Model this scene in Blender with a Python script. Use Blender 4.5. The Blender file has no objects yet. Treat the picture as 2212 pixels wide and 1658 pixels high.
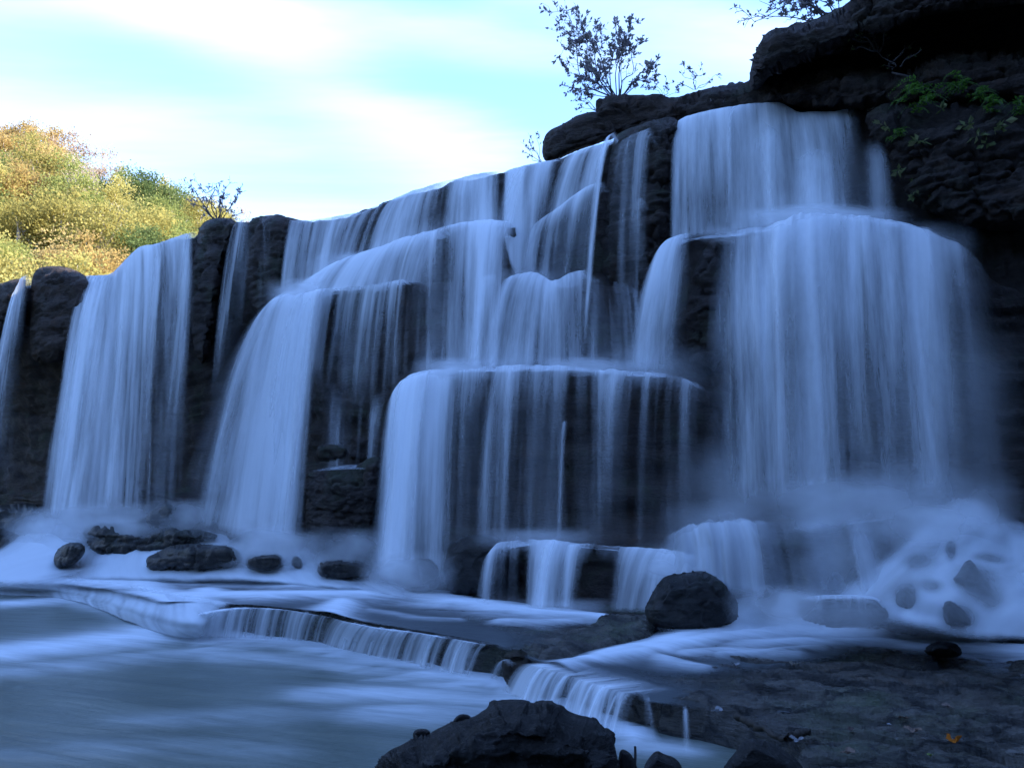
import bpy, math, random
import numpy as np
from mathutils import Vector

SC = bpy.context.scene
COL = SC.collection
rng = np.random.default_rng(7)

# ------------------------------------------------------------------ camera model (2212 x 1658 reading of the photograph)
F, CX, CY, HORIZON, CAMZ = 1736.0, 1106.0, 829.0, 1100.0, 1.9
PITCH = math.atan((HORIZON - CY) / F)
SP, CP = math.sin(PITCH), math.cos(PITCH)
WN = np.array([-0.504, -0.8637, 0.0])          # normal of the falls wall, towards the pool
P0 = np.array([0.0, 17.74, 0.0])               # a point of the lip line

def A(x): return np.asarray(x, dtype=float)
def ray(px, py):
    px, py = np.broadcast_arrays(A(px), A(py))
    r = (px - CX) / F; u = (CY - py) / F
    return np.stack([r, CP - u * SP, SP + u * CP], -1)
CAM = np.array([0, 0, CAMZ])
def at_o(px, py, o):
    d = ray(px, py)
    t = (A(o) + WN @ P0) / (d @ WN)
    return CAM + d * t[..., None]
def at_z(px, py, z):
    d = ray(px, py); t = (A(z) - CAMZ) / d[..., 2]
    return CAM + d * t[..., None]
def at_y(px, py, y):
    d = ray(px, py); t = A(y) / d[..., 1]
    return CAM + d * t[..., None]
def project(P):
    q = P - CAM
    f = q[..., 1] * CP + q[..., 2] * SP
    u = -q[..., 1] * SP + q[..., 2] * CP
    f = np.where(f < 0.05, 0.05, f)
    return CX + F * q[..., 0] / f, CY - F * u / f

# ------------------------------------------------------------------ noise
def _h(ix, iy, iz, seed):
    with np.errstate(over='ignore'):
        n = (ix.astype(np.int64) * 374761393 + iy.astype(np.int64) * 668265263 + iz.astype(np.int64) * 2147483647 + seed * 974634777) & 0xFFFFFFFF
        n = ((n ^ (n >> 13)) * 1274126177) & 0xFFFFFFFF
        n = ((n ^ (n >> 16)) * 2246822519) & 0xFFFFFFFF
        n = n ^ (n >> 15)
    return (n & 0xFFFFFF) / float(0xFFFFFF)
def vn(x, y, z=0.0, seed=0):
    x, y, z = np.broadcast_arrays(A(x), A(y), A(z))
    ix, iy, iz = np.floor(x), np.floor(y), np.floor(z)
    fx, fy, fz = x - ix, y - iy, z - iz
    fx = fx * fx * (3 - 2 * fx); fy = fy * fy * (3 - 2 * fy); fz = fz * fz * (3 - 2 * fz)
    o = 0
    for a in (0, 1):
        for b in (0, 1):
            for c in (0, 1):
                w = (fx if a else 1 - fx) * (fy if b else 1 - fy) * (fz if c else 1 - fz)
                o = o + w * _h(ix + a, iy + b, iz + c, seed)
    return o * 2 - 1
def fbm(x, y, z=0.0, octv=4, seed=0):
    s, a, t = 0, 1.0, 0
    for k in range(octv):
        s = s + a * vn(A(x) * 2**k, A(y) * 2**k, A(z) * 2**k, seed + 17 * k); t += a; a *= 0.5
    return s / t
def sstep(a, b, x):
    t = np.clip((A(x) - a) / (b - a), 0, 1); return t * t * (3 - 2 * t)
def ridge(x, y, z, octv=4, seed=0):
    t, a, o = 0, 1.0, 0
    for k in range(octv):
        o = o + a * (1 - 2 * np.abs(vn(A(x) * 2.1**k, A(y) * 2.1**k, A(z) * 2.1**k, seed + 13 * k))); t += a; a *= .5
    return o / t
def strata(P, amp=0.12, lay=3.0, seed=0):
    """relief of thin-bedded rock: beds of uneven thickness, broken along their edges, cracked and pitted"""
    x, y, z = P[..., 0], P[..., 1], P[..., 2]
    zz = z * lay + 1.1 * fbm(x * 0.3, y * 0.3, z * 0.25, 3, seed + 3) + 0.10 * x
    o = 0
    for m, a in ((1.0, .8), (2.7, .42)):
        q = zz * m + 0.25 * fbm(x * 1.1 * m, y * 1.1 * m, z * 2, 3, seed + 7)
        L = np.floor(q); fr = q - L
        c = vn(x * 0.8 * m + L * 3.7, y * 0.8 * m, L * 7.3, seed + 5) + .5 * _h(L, L * 0, L * 0, seed) - .25
        c = .45 * c + .55 * np.round(c * 2.6) / 2.6
        nx = vn(x * 0.8 * m + (L + 1) * 3.7, y * 0.8 * m, (L + 1) * 7.3, seed + 5) + .5 * _h(L + 1, L * 0, L * 0, seed) - .25
        nx = .45 * nx + .55 * np.round(nx * 2.6) / 2.6
        o = o + a * (c + (nx - c) * sstep(.80, 1.0, fr) + .25 * (fr - .5))
    o = o + .45 * ridge(x * 1.3, y * 1.3, z * 2.0, 4, seed + 21) + .30 * fbm(x * 7, y * 7, z * 10, 4, seed + 25)
    return amp * o
# ------------------------------------------------------------------ objects
def tag(o, label=None, cat=None, group=None, kind=None):
    for k, v in (('label', label), ('category', cat), ('group', group), ('kind', kind)):
        if v: o[k] = v
    return o
def thing(name, loc, label, cat, group=None):
    o = bpy.data.objects.new(name, None); COL.objects.link(o); o.location = loc
    o.empty_display_size = 0.2
    return tag(o, label, cat, group)
def mesh_obj(name, V, Fc, mat, parent=None, origin=None, smooth=True, attrs=None, uv=None):
    V = A(V).reshape(-1, 3); Fc = np.asarray(Fc, dtype=np.int32)
    if parent is not None: origin = np.array(parent.location)
    if origin is None:
        mn, mx = V.min(0), V.max(0); origin = np.array([(mn[0] + mx[0]) / 2, (mn[1] + mx[1]) / 2, mn[2]])
    V = V - A(origin)
    m = bpy.data.meshes.new(name)
    k = Fc.shape[1]; n = len(Fc)
    m.vertices.add(len(V)); m.vertices.foreach_set('co', V.astype(np.float32).ravel())
    m.loops.add(n * k); m.loops.foreach_set('vertex_index', Fc.ravel())
    m.polygons.add(n)
    m.polygons.foreach_set('loop_start', np.arange(0, n * k, k, dtype=np.int32))
    if uv is not None:
        ul = m.uv_layers.new(name='UVMap'); ul.data.foreach_set('uv', A(uv)[Fc.ravel()].astype(np.float32).ravel())
    m.update(calc_edges=True); m.validate()
    m.polygons.foreach_set('use_smooth', np.full(len(m.polygons), smooth, dtype=bool))
    for an, av in (attrs or {}).items():
        at = m.attributes.new(an, 'FLOAT', 'POINT'); at.data.foreach_set('value', A(av).ravel().astype(np.float32))
    m.materials.append(mat)
    o = bpy.data.objects.new(name, m); COL.objects.link(o)
    if parent is not None: o.parent = parent
    else: o.location = origin
    return o
def gridF(nr, nc):
    i = np.arange((nr - 1) * nc).reshape(nr - 1, nc)[:, :-1].ravel()
    return np.stack([i, i + 1, i + nc + 1, i + nc], -1)
def pl(xs, pts):
    p = A(pts); return np.interp(xs, p[:, 0], p[:, 1])
def resample(pts, n):
    """smooth (Catmull-Rom) resampling of a polyline by index"""
    p = A(pts); m = len(p)
    if m == 1: return np.repeat(p, n, 0)
    t = np.linspace(0, m - 1, n); i = np.clip(np.floor(t).astype(int), 0, m - 2); f = (t - i)[:, None]
    a = p[np.clip(i - 1, 0, m - 1)]; b = p[i]; c = p[i + 1]; d = p[np.clip(i + 2, 0, m - 1)]
    a = np.where((i == 0)[:, None], 2 * b - c, a); d = np.where((i == m - 2)[:, None], 2 * c - b, d)
    return 0.5 * (2 * b + (c - a) * f + (2 * a - 5 * b + 4 * c - d) * f**2 + (3 * b - a - 3 * c + d) * f**3)

# ------------------------------------------------------------------ materials
class NT:
    def __init__(s, name):
        s.m = bpy.data.materials.new(name); s.m.use_nodes = True
        s.t = s.m.node_tree; s.t.nodes.clear()
        s.out = s.n('ShaderNodeOutputMaterial')
    def n(s, typ, **kw):
        nd = s.t.nodes.new(typ)
        for k, v in kw.items():
            if k.startswith('_'): setattr(nd, k[1:], v)
            else:
                key = int(k[1:]) if k[0] == 'i' and k[1:].isdigit() else k.replace('__', ' ')
                if isinstance(v, bpy.types.NodeSocket): s.t.links.new(v, nd.inputs[key])
                else: nd.inputs[key].default_value = v
        return nd
    def math(s, op, a, b=0.0, clamp=False):
        nd = s.n('ShaderNodeMath', _operation=op, _use_clamp=clamp, i0=a, i1=b); return nd.outputs[0]
    def mapr(s, v, a, b, c=0.0, d=1.0, smooth=False):
        nd = s.n('ShaderNodeMapRange', Value=v); nd.inputs[1].default_value = a; nd.inputs[2].default_value = b
        nd.inputs[3].default_value = c; nd.inputs[4].default_value = d
        if smooth: nd.interpolation_type = 'SMOOTHSTEP'
        return nd.outputs[0]
    def mix(s, f, a, b):
        nd = s.n('ShaderNodeMix', _data_type='RGBA')
        for idx, v in ((0, f), (6, a), (7, b)):
            if isinstance(v, bpy.types.NodeSocket): s.t.links.new(v, nd.inputs[idx])
            else: nd.inputs[idx].default_value = v if idx == 0 else (tuple(v) + (1,) if len(v) == 3 else v)
        return nd.outputs[2]
    def noise(s, vec, scale, detail=4, rough=0.55, dist=0.0):
        nd = s.n('ShaderNodeTexNoise', Vector=vec, Scale=scale, Detail=detail, Roughness=rough, Distortion=dist); return nd.outputs[0]
    def vmul(s, vec, v):
        nd = s.n('ShaderNodeVectorMath', _operation='MULTIPLY', i0=vec, i1=v); return nd.outputs[0]
    def done(s, sh): s.t.links.new(sh, s.out.inputs[0]); return s.m

def rock_mat(name, lo, hi, moss=0.0, rough=(0.35, 0.75), bump=0.05, squash=4.0, fine=1.0, pale=None, fleck=None, spec=0.25, cracks=0, mosscol=(0.022, 0.040, 0.012)):
    t = NT(name)
    pos = t.n('ShaderNodeNewGeometry').outputs['Position']
    st = t.vmul(pos, (1, 1, squash))
    n1 = t.noise(st, 0.9, 6, 0.65, 0.4); n2 = t.noise(st, 4.5 * fine, 8, 0.7, 0.3); n3 = t.noise(pos, 21 * fine, 5, 0.7)
    mixv = t.math('ADD', t.math('MULTIPLY', n1, 0.5), t.math('ADD', t.math('MULTIPLY', n2, 0.35), t.math('MULTIPLY', n3, 0.25)))
    c = t.mix(t.mapr(mixv, 0.38, 0.72), lo, hi)
    # rusty stains
    c = t.mix(t.mapr(t.noise(pos, 1.7, 5, 0.6), 0.58, 0.78, 0, 0.55), c, (hi[0] * 1.25, hi[1] * 0.85, hi[2] * 0.55))
    if pale:
        c = t.mix(t.mapr(t.noise(pos, 2.3, 6, 0.7, 0.6), 0.60, 0.70, 0, 0.8), c, pale)
    if fleck:
        c = t.mix(t.mapr(t.noise(pos, 34, 3, 0.6), 0.66, 0.74, 0, 0.8), c, fleck)
    if moss:
        nz = t.n('ShaderNodeSeparateXYZ', Vector=t.n('ShaderNodeNewGeometry').outputs['Normal']).outputs[2]
        mm = t.math('MULTIPLY', t.mapr(t.noise(pos, 1.1, 6, 0.65), 0.50, 0.66), t.mapr(nz, -0.4, 0.5, 0.35, 1.0))
        c = t.mix(t.math('MULTIPLY', mm, moss), c, mosscol)
    if cracks:
        wv = t.n('ShaderNodeVectorMath', _operation='ADD', i0=t.vmul(pos, (0.6, 2.2, 2.0)), i1=t.n('ShaderNodeTexNoise', Vector=pos, Scale=2.0, Detail=4.0).outputs['Color']).outputs[0]
        vo = t.n('ShaderNodeTexVoronoi', _feature='DISTANCE_TO_EDGE', Vector=wv, Scale=cracks); vo2 = t.n('ShaderNodeTexVoronoi', _feature='F1', Vector=wv, Scale=cracks)
        c = t.mix(t.mapr(t.noise(vo2.outputs['Color'], 3, 0), .35, .65, 0, .5), c, tuple(x * .4 for x in hi))
        c = t.mix(t.mapr(t.noise(t.vmul(pos, (0.6, 2.2, 1)), 1.7, 7, .72, .8), .52, .68, 0, .5), c, tuple(x * 1.6 for x in hi))
        c = t.mix(t.mapr(vo.outputs['Distance'], .01, .08, .9, 0), c, (0.002, 0.002, 0.002))
        c = t.mix(t.mapr(t.noise(pos, 9, 4, .6), .62, .68, 0, .8), c, (0.003, 0.003, 0.003))
    r = t.mapr(n2, 0.3, 0.7, rough[0], rough[1])
    h = t.math('ADD', t.math('MULTIPLY', n2, 1.0), t.math('MULTIPLY', n3, 0.45))
    b = t.n('ShaderNodeBump', Strength=0.9, Distance=bump, Height=h)
    p = t.n('ShaderNodeBsdfPrincipled', Base__Color=c, Roughness=r, Normal=b.outputs[0])
    p.inputs['Specular IOR Level'].default_value = spec
    return t.done(p.outputs[0])

def veil_mat(name, col=(0.86, 0.89, 0.92), sx=7.0, sy=0.45, k=3.2, trans=0.35, grain=0.25):
    """falling white water: real sheet, as dense as the 'dens' attribute says, combed into streaks along its fall"""
    t = NT(name)
    uv = t.n('ShaderNodeUVMap').outputs[0]
    d = t.n('ShaderNodeAttribute', _attribute_name='dens').outputs['Fac']
    n1 = t.noise(t.vmul(uv, (sx, sy, 1)), 1.0, 5, 0.6)
    n2 = t.noise(t.vmul(uv, (sx * 5, sy * 9, 1)), 1.0, 3, 0.6)
    s = t.math('ADD', t.math('SUBTRACT', n1, 0.5), t.math('MULTIPLY', t.math('SUBTRACT', n2, 0.5), grain))
    w = t.math('MULTIPLY', d, t.math('SUBTRACT', 1.06, d))
    a = t.math('ADD', d, t.math('MULTIPLY', t.math('MULTIPLY', s, k), w), True)
    df = t.n('ShaderNodeBsdfDiffuse', Color=col + (1,)); tl = t.n('ShaderNodeBsdfTranslucent', Color=col + (1,))
    m = t.n('ShaderNodeMixShader', Fac=trans, i1=df.outputs[0], i2=tl.outputs[0])
    tr = t.n('ShaderNodeBsdfTransparent')
    mm = t.n('ShaderNodeMixShader', Fac=a, i1=tr.outputs[0], i2=m.outputs[0])
    return t.done(mm.outputs[0])

M = {}
M['cliff'] = rock_mat('wet_cliff_rock', (0.011, 0.009, 0.009), (0.062, 0.047, 0.040), moss=0.5, rough=(.5, .85), spec=.18, bump=.08)
M['cliff_dry'] = rock_mat('dry_cliff_rock', (0.010, 0.008, 0.0075), (0.095, 0.070, 0.058), moss=0.35, bump=.14, spec=.15, rough=(0.6, 0.9), squash=6)
M['boulder'] = rock_mat('wet_boulder_rock', (0.004, 0.0045, 0.005), (0.028, 0.025, 0.023), moss=0.25, rough=(0.22, 0.6), squash=2)
M['near'] = rock_mat('near_boulder_rock', (0.0016, 0.0016, 0.0016), (0.030, 0.027, 0.025), rough=(0.3, 0.7), squash=2, fine=2.0, bump=0.07, pale=(0.070, 0.064, 0.060), fleck=(0.16, 0.15, 0.14), spec=.15)
M['shelf'] = rock_mat('shelf_rock', (0.005, 0.005, 0.005), (0.125, 0.108, 0.088), moss=0.8, rough=(0.12, 0.42), squash=5, fine=1.6, bump=0.06, spec=.55, cracks=1.3, mosscol=(0.040, 0.062, 0.022))
M['veil'] = veil_mat('white_water')
M['veil_fine'] = veil_mat('fine_white_water', sx=16, sy=0.8, k=4.0)
M['foam'] = veil_mat('smooth_foam', col=(.66, .70, .74), sx=2.2, sy=0.35, k=2.2, trans=0.2, grain=0.05)
M['spray'] = veil_mat('spray_water', sx=1.6, sy=0.5, k=1.8, trans=0.5, grain=0.25)
M['mist'] = veil_mat('mist', sx=.7, sy=.9, k=1.6, trans=.5, grain=.0, col=(.78, .80, .82))
SKY_TINT = (.69, .80, 1.04); SKY_STR = 0.125; EXPO = 2.7
CL_ROT = math.radians(-35); CL_SCALE = (.5, 1.6, 1); CL_LOC = (0.3, 0.2, 0); CLOUD = (1.5, 1.9, 2.5)
LANES = [((0, 225), (1150, 430), .12, .8, 1), ((430, 40), (980, 330), .08, .5, 0), ((0, -10), (640, 50), .06, .5, 0), ((1330, 0), (1640, 60), .05, .5, 0)]
# ------------------------------------------------------------------ the falls wall: lip and four ledges, lofted along the gorge
# px : lip y, then (y, offset) of ledge 1..4 (None = plain wall) and of the foot
KEY = [
 (-900, 760, None, None, None, None, (1190, 0.6)),
 (-300, 660, (720, .25), (790, 0.0), (880, -1.1), (1080, -.9), (1150, .2)),
 (0,    622, (705, .25), (790, 0.0), (890, -1.1), (1070, -.9), (1130, .2)),
 (190,  598, (700, .2), (800, -.3), (900, -.8), (1050, -.1), (1150, 1.0)),
 (245,  592, (690, .1), (800, -.3), (900, -.6), (1060, .2), (1150, 1.2)),
 (305,  534, (660, .1), (800, -.3), (900, -.5), (1060, .3), (1155, 1.4)),
 (415,  508, (640, .1), (760, -.3), (900, -.5), (1080, .4), (1170, 1.7)),
 (432,  484, (620, .15), (740, -.3), (900, -.5), (1090, .5), (1175, 1.8)),
 (612,  468, (590, .15), (720, -.2), (900, -.2), (1080, .6), (1190, 2.4)),
 (634,  474, (590, .45), (646, 1.7), (770, 1.5), (1005, 1.8), (1195, 2.7)),
 (720,  468, (585, .8), (632, 2.0), (848, 1.8), (1008, 2.2), (1200, 2.9)),
 (800,  452, (553, 1.0), (624, 2.0), (890, 1.9), (1000, 2.5), (1230, 3.1)),
 (855,  432, (536, 1.0), (615, 2.0), (850, 2.3), (1100, 3.0), (1258, 3.5)),
 (895,  414, (522, 1.0), (612, 2.0), (815, 3.1), (1120, 3.4), (1266, 3.8)),
 (1000, 386, (491, 1.0), (609, 1.8), (804, 3.2), (1150, 3.6), (1278, 4.0)),
 (1065, 374, (488, 1.0), (603, 1.8), (801, 3.2), (1180, 3.9), (1290, 4.4)),
 (1112, 364, (490, 1.0), (600, 1.7), (799, 3.2), (1178, 4.2), (1296, 4.5)),
 (1135, 358, (520, .6), (598, 1.6), (798, 3.2), (1175, 4.3), (1300, 4.6)),
 (1200, 344, (468, .55), (615, 1.4), (797, 3.2), (1173, 4.3), (1306, 4.7)),
 (1265, 322, (424, .55), (616, 1.15), (800, 3.2), (1178, 4.3), (1310, 4.7)),
 (1330, 300, (400, .45), (620, .9), (806, 3.1), (1184, 4.3), (1315, 4.8)),
 (1440, 266, (525, .5), (690, .9), (815, 2.9), (1190, 4.3), (1340, 4.6)),
 (1470, 258, (520, 1.0), (690, 1.1), (822, 2.8), (1190, 4.2), (1345, 4.5)),
 (1535, 242, (511, 1.4), (690, 1.4), (850, 2.6), (1150, 4.0), (1348, 4.5)),
 (1650, 224, (502, 1.5), (780, 1.5), (1000, 1.7), (1128, 3.6), (1348, 4.5)),
 (1760, 240, (476, 1.5), (780, 1.3), (1000, 1.5), (1118, 3.6), (1348, 4.5)),
 (1855, 236, (477, 1.5), (780, 1.3), (1000, 1.5), (1115, 3.7), (1348, 4.5)),
 (1950, 226, (492, 1.5), (780, 1.3), (1000, 1.4), (1118, 3.7), (1350, 4.5)),
 (2060, 220, (522, 1.4), (780, 1.2), (1000, 1.3), (1125, 3.6), (1356, 4.5)),
 (2140, 215, (600, .8), (800, .7), (1000, .8), (1130, 3.6), (1364, 4.5)),
 (2230, 210, (650, .5), (820, .5), (1000, .7), (1140, 3.6), (1372, 4.5)),
 (2700, 120, (650, .5), (820, .5), (1000, .7), (1140, 3.9), (1380, 5.0)),
 (3200, 20,  (650, .5), (820, .5), (1000, .7), (1140, 3.9), (1430, 5.0)),
]
def fill(row):
    px, lip = row[0], row[1]
    nodes = [(lip, 0.0)] + list(row[2:])
    for i in range(1, 5):
        if nodes[i] is None:
            f = i / 5.0; e = nodes[5]
            nodes[i] = (lip + (e[0] - lip) * f, e[1] * f)
    return [px] + [v for n in nodes for v in n]
KT = A([fill(r) for r in KEY])
def tier(px, k):
    """y and offset of node k (0 lip .. 5 foot) in column px, with an uneven, broken edge"""
    y = np.interp(px, KT[:, 0], KT[:, 1 + 2 * k]); o = np.interp(px, KT[:, 0], KT[:, 2 + 2 * k])
    return y, o
pxs = np.unique(np.concatenate([np.linspace(-900, -100, 60), np.linspace(-100, 2320, 620), np.linspace(2320, 3200, 50)]))
nodes = []
E = []
for k in range(6):
    y, o = tier(pxs, k)
    o = o + (0.18 if k else 0.10) * fbm(pxs / 60.0, k * 9.1, 0, 3, 4)
    y = y + (3.0 if k else 1.5) * fbm(pxs / 30.0, k * 5.1, 0, 3, 6)
    E.append((at_o(pxs, y, o), o))
lip = E[0][0]
back = lip - WN * 14.0; back[:, 2] = lip[:, 2] + 0.2
back2 = lip - WN * 1.2; back2[:, 2] = lip[:, 2] + 0.12
nodes += [(back, 4), (back2, 10), (lip, 22)]
for k in range(1, 6):
    e, o = E[k]; pe, po = E[k - 1]
    do = o - po
    pull = np.clip(do, 0, None) * 0.85
    bk = e - WN * pull[:, None]
    bk[:, 2] = e[:, 2] + 0.03 + 0.10 * np.clip(do, 0, None)
    nodes += [(bk, 8), (e, 26)]
foot = E[5][0].copy(); foot2 = foot + WN * 0.5; foot2[:, 2] = -0.8
nodes += [(foot2, 0)]
rows = []
for (a, n), (b, _) in zip(nodes[:-1], nodes[1:]):
    for f in np.linspace(0, 1, n, endpoint=False):
        rows.append(a + (b - a) * f)
rows.append(nodes[-1][0])
G = np.stack(rows)                                     # rows x cols x 3
# round the edges a little, then strata relief along the wall normal
for it in range(2):
    G[1:-1] = 0.25 * G[:-2] + 0.5 * G[1:-1] + 0.25 * G[2:]
d = strata(G, 0.15, 2.6, 2) + 0.10 * fbm(G[..., 0] * 0.8, G[..., 1] * 0.8, G[..., 2] * 0.5, 3, 8)
d[:4] *= 0.2
G = G + WN * d[..., None]
G[..., 2] += 0.05 * fbm(G[..., 0] * 2.2, G[..., 1] * 2.2, 1.0, 3, 12)
cliff = mesh_obj('cliff', G.reshape(-1, 3), gridF(*G.shape[:2]), M['cliff'])
tag(cliff, kind='structure')

# ------------------------------------------------------------------ rocks traced as outlines, given real distance and thickness
def inside(px, py, poly):
    p = A(poly); c = np.zeros(px.shape, bool); j = len(p) - 1
    for i in range(len(p)):
        xi, yi = p[i]; xj, yj = p[j]
        k = ((yi > py) != (yj > py)) & (px < (xj - xi) * (py - yi) / (yj - yi + 1e-9) + xi)
        c ^= k; j = i
    return c
def segdist(px, py, poly, closed=True):
    p = A(poly); best = np.full(px.shape, 1e9); bx = px.copy(); by = py.copy()
    n = len(p)
    for i in range(n if closed else n - 1):
        a = p[i]; b = p[(i + 1) % n]; v = b - a
        t = np.clip(((px - a[0]) * v[0] + (py - a[1]) * v[1]) / (v @ v + 1e-9), 0, 1)
        qx = a[0] + t * v[0]; qy = a[1] + t * v[1]
        dd = np.hypot(px - qx, py - qy); m = dd < best
        best = np.where(m, dd, best); bx = np.where(m, qx, bx); by = np.where(m, qy, by)
    return best, bx, by
def smooth_poly(poly, k=2):
    p = A(poly)
    for _ in range(k):
        q = np.roll(p, -1, 0); p = np.stack([0.75 * p + 0.25 * q, 0.25 * p + 0.75 * q], 1).reshape(-1, 2)
    return p
def slab(name, poly, mat, label, cat, h=.1, seed=1, step=3.0, amp=.03, edge=.18, group=None, rise=0.0):
    """a rock lying on the shelf, outline traced where it lies; h metres high with a broken rim"""
    P = smooth_poly(poly, 1)
    xs = np.arange(P[:, 0].min() - step, P[:, 0].max() + 2 * step, step); ys = np.arange(P[:, 1].min() - step, P[:, 1].max() + 2 * step, step * .6)
    gx, gy = np.meshgrid(xs, ys); S = at_shelf(gx, gy, h * .6); W2 = at_shelf(P[:, 0], P[:, 1], h * .6)[:, :2]
    ins = inside(S[..., 0], S[..., 1], W2); dist, _, _ = segdist(S[..., 0], S[..., 1], W2); sd = np.where(ins, dist, -dist)
    sd = sd + .05 * fbm(S[..., 0] * 4, S[..., 1] * 4, 0, 3, seed)
    q = sstep(-.04, edge, sd)
    X, Y = S[..., 0], S[..., 1]
    V = S.copy(); V[..., 2] = ztop(Y, X) + h * q + rise * sstep(0, edge * 4, sd) + q * amp * (1.4 * ridge(X * 2.2, Y * 3, 0, 4, seed + 1) + fbm(X * 7, Y * 10, 0, 4, seed + 2)) - .25 * (1 - q)
    Fq = gridF(*gx.shape); keep = (sd.ravel()[Fq] > -.10).any(1); Fq = Fq[keep]
    used = np.unique(Fq); rm = np.full(gx.size, -1); rm[used] = np.arange(len(used))
    ob = mesh_obj(name, V.reshape(-1, 3)[used], rm[Fq], mat); return tag(ob, label, cat, group)
def lump(name, poly, mat, label, cat='rock', group=None, o=None, y=None, thick=0.5, backk=0.7, step=4.0, amp=0.08, lay=4.0, seed=1, round_=0.55, parent=None, lean=0.0, sm=2, fine=0.0, damp=.5):
    """a rock with the outline poly (photo readings), its own distance, and thick metres of belly in front and backk*thick behind"""
    P = smooth_poly(poly, sm)
    x0, y0 = P.min(0) - step * 2; x1, y1 = P.max(0) + step * 2
    xs = np.arange(x0, x1 + step, step); ys = np.arange(y0, y1 + step, step)
    gx, gy = np.meshgrid(xs, ys)
    ins = inside(gx, gy, P); dist, bx, by = segdist(gx, gy, P)
    sd = np.where(ins, dist, -dist)
    snap = np.abs(sd) < 0.75 * step
    use = ins | snap
    px = np.where(snap, bx, gx); py = np.where(snap, by, gy); sdd = np.where(snap, 0, np.clip(sd, 0, None))
    dm = max(sdd.max() * round_, step)
    q = np.clip(sdd / dm, 0, 1)
    bulge = np.sqrt(np.clip(1 - (1 - q) ** 2, 0, 1))
    r, c = gx.shape
    Fq = gridF(r, c); ok = use.ravel()[Fq].all(1); Fq = Fq[ok]
    used = np.unique(Fq); rm = np.full(r * c, -1); rm[used] = np.arange(len(used)); Fq = rm[Fq]
    px, py, bulge = px.ravel()[used], py.ravel()[used], bulge.ravel()[used]
    h = (py - y0) / (y1 - y0)
    fn = (lambda b: at_o(px, py, o + b)) if o is not None else (lambda b: at_y(px, py, y - b))
    fr = fn(bulge * thick + lean * (h - 0.5)); bk = fn(-bulge * thick * backk + lean * (h - 0.5))
    # boundary vertices are shared by front and back
    isb = bulge < 1e-6
    n = len(used); idx2 = np.where(isb, np.arange(n), n + np.cumsum(~isb) - 1)
    V = np.concatenate([fr, bk[~isb]]); Fc = np.concatenate([Fq[:, ::-1] if True else Fq, idx2[Fq]])
    # outward-ish normals for relief
    nr = np.zeros_like(V); a, b_, c_ = V[Fc[:, 0]], V[Fc[:, 1]], V[Fc[:, 2]]
    fnm = np.cross(b_ - a, c_ - a); fnm /= np.linalg.norm(fnm, axis=1, keepdims=True) + 1e-9
    for k in range(4): np.add.at(nr, Fc[:, k], fnm)
    nr /= np.linalg.norm(nr, axis=1, keepdims=True) + 1e-9
    amp = amp * min(1.0, .25 + thick / .7); S = 3.0
    cr = np.abs(fbm(V[:, 0] * 1.3 * S / 3, V[:, 1] * 1.3, V[:, 2] * 2.2, 4, seed + 31))
    dsp = strata(V, amp, lay, seed) - amp * 1.2 * np.exp(-(cr / 0.05) ** 2) + min(.06, thick * .13) * (ridge(V[:, 0] * 1.6, V[:, 1] * 1.6, V[:, 2] * 2.4, 3, seed + 44) + .8 * np.round(1.6 * vn(V[:, 0] * 2.1 + seed, V[:, 1] * 2.1, V[:, 2] * 3.0, seed + 45)) / 1.6) + amp * 0.9 * fbm(V[:, 0] * 1.7, V[:, 1] * 1.7, V[:, 2] * 1.7, 3, seed + 41)
    if fine: dsp = dsp + fine * (fbm(V[:, 0] * 9, V[:, 1] * 9, V[:, 2] * 9, 5, seed + 51) + 1.3 * ridge(V[:, 0] * 3.5, V[:, 1] * 3.5, V[:, 2] * 5, 4, seed + 52))
    bb = np.concatenate([bulge, bulge[~isb]])
    for _ in range(2):                                 # keep the rim free of single-vertex spikes
        fm_ = dsp[Fc].mean(1); ac = np.zeros(len(V)); ct = np.zeros(len(V))
        for k in range(4): np.add.at(ac, Fc[:, k], fm_); np.add.at(ct, Fc[:, k], 1)
        dsp = np.where(bb < .25, ac / np.maximum(ct, 1), dsp)
    dsp = dsp - np.percentile(dsp, 70); dsp = np.where(bb < 1e-6, np.clip(dsp, -.02, 0), dsp)
    V = V + nr * ((dsp) * (damp + (1 - damp) * np.clip(bb * (2 if damp > .3 else 1.15), 0, 1)))[:, None]
    ob = mesh_obj(name, V, Fc, mat, parent)
    if parent is None: tag(ob, label, cat, group)
    elif label: tag(ob, label)
    return ob

# rocks of the left end
lump('rock', [(-300, 640), (-60, 625), (0, 612), (40, 600), (58, 602), (52, 640), (30, 690), (5, 745), (-40, 775), (-300, 800)], M['cliff_dry'],
     'dark rock outcrop cut by the left frame edge, beside the thin leftmost fall', 'rock', o=0.5, thick=0.9, seed=11, backk=1.2, lay=3)
lump('rock', [(66, 620), (72, 590), (84, 576), (120, 573), (150, 577), (178, 590), (192, 602), (195, 650), (190, 700), (180, 740), (160, 775), (110, 786), (70, 782), (62, 740), (66, 680)], M['cliff_dry'],
     'blocky dark overhanging rock between the leftmost thin fall and the broad left fall', 'rock', o=0.45, thick=0.8, seed=13, backk=1.4, lay=3.4)
lump('rock', [(424, 520), (432, 488), (450, 472), (480, 470), (514, 474), (508, 520), (484, 570), (474, 640), (462, 720), (440, 800), (418, 760), (408, 660), (414, 580)], M['cliff'],
     'mossy dark rock with a leafless shrub on top, beside the broad left fall', 'rock', o=0.25, thick=0.6, seed=17, backk=1.6, lay=3.4)
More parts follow.
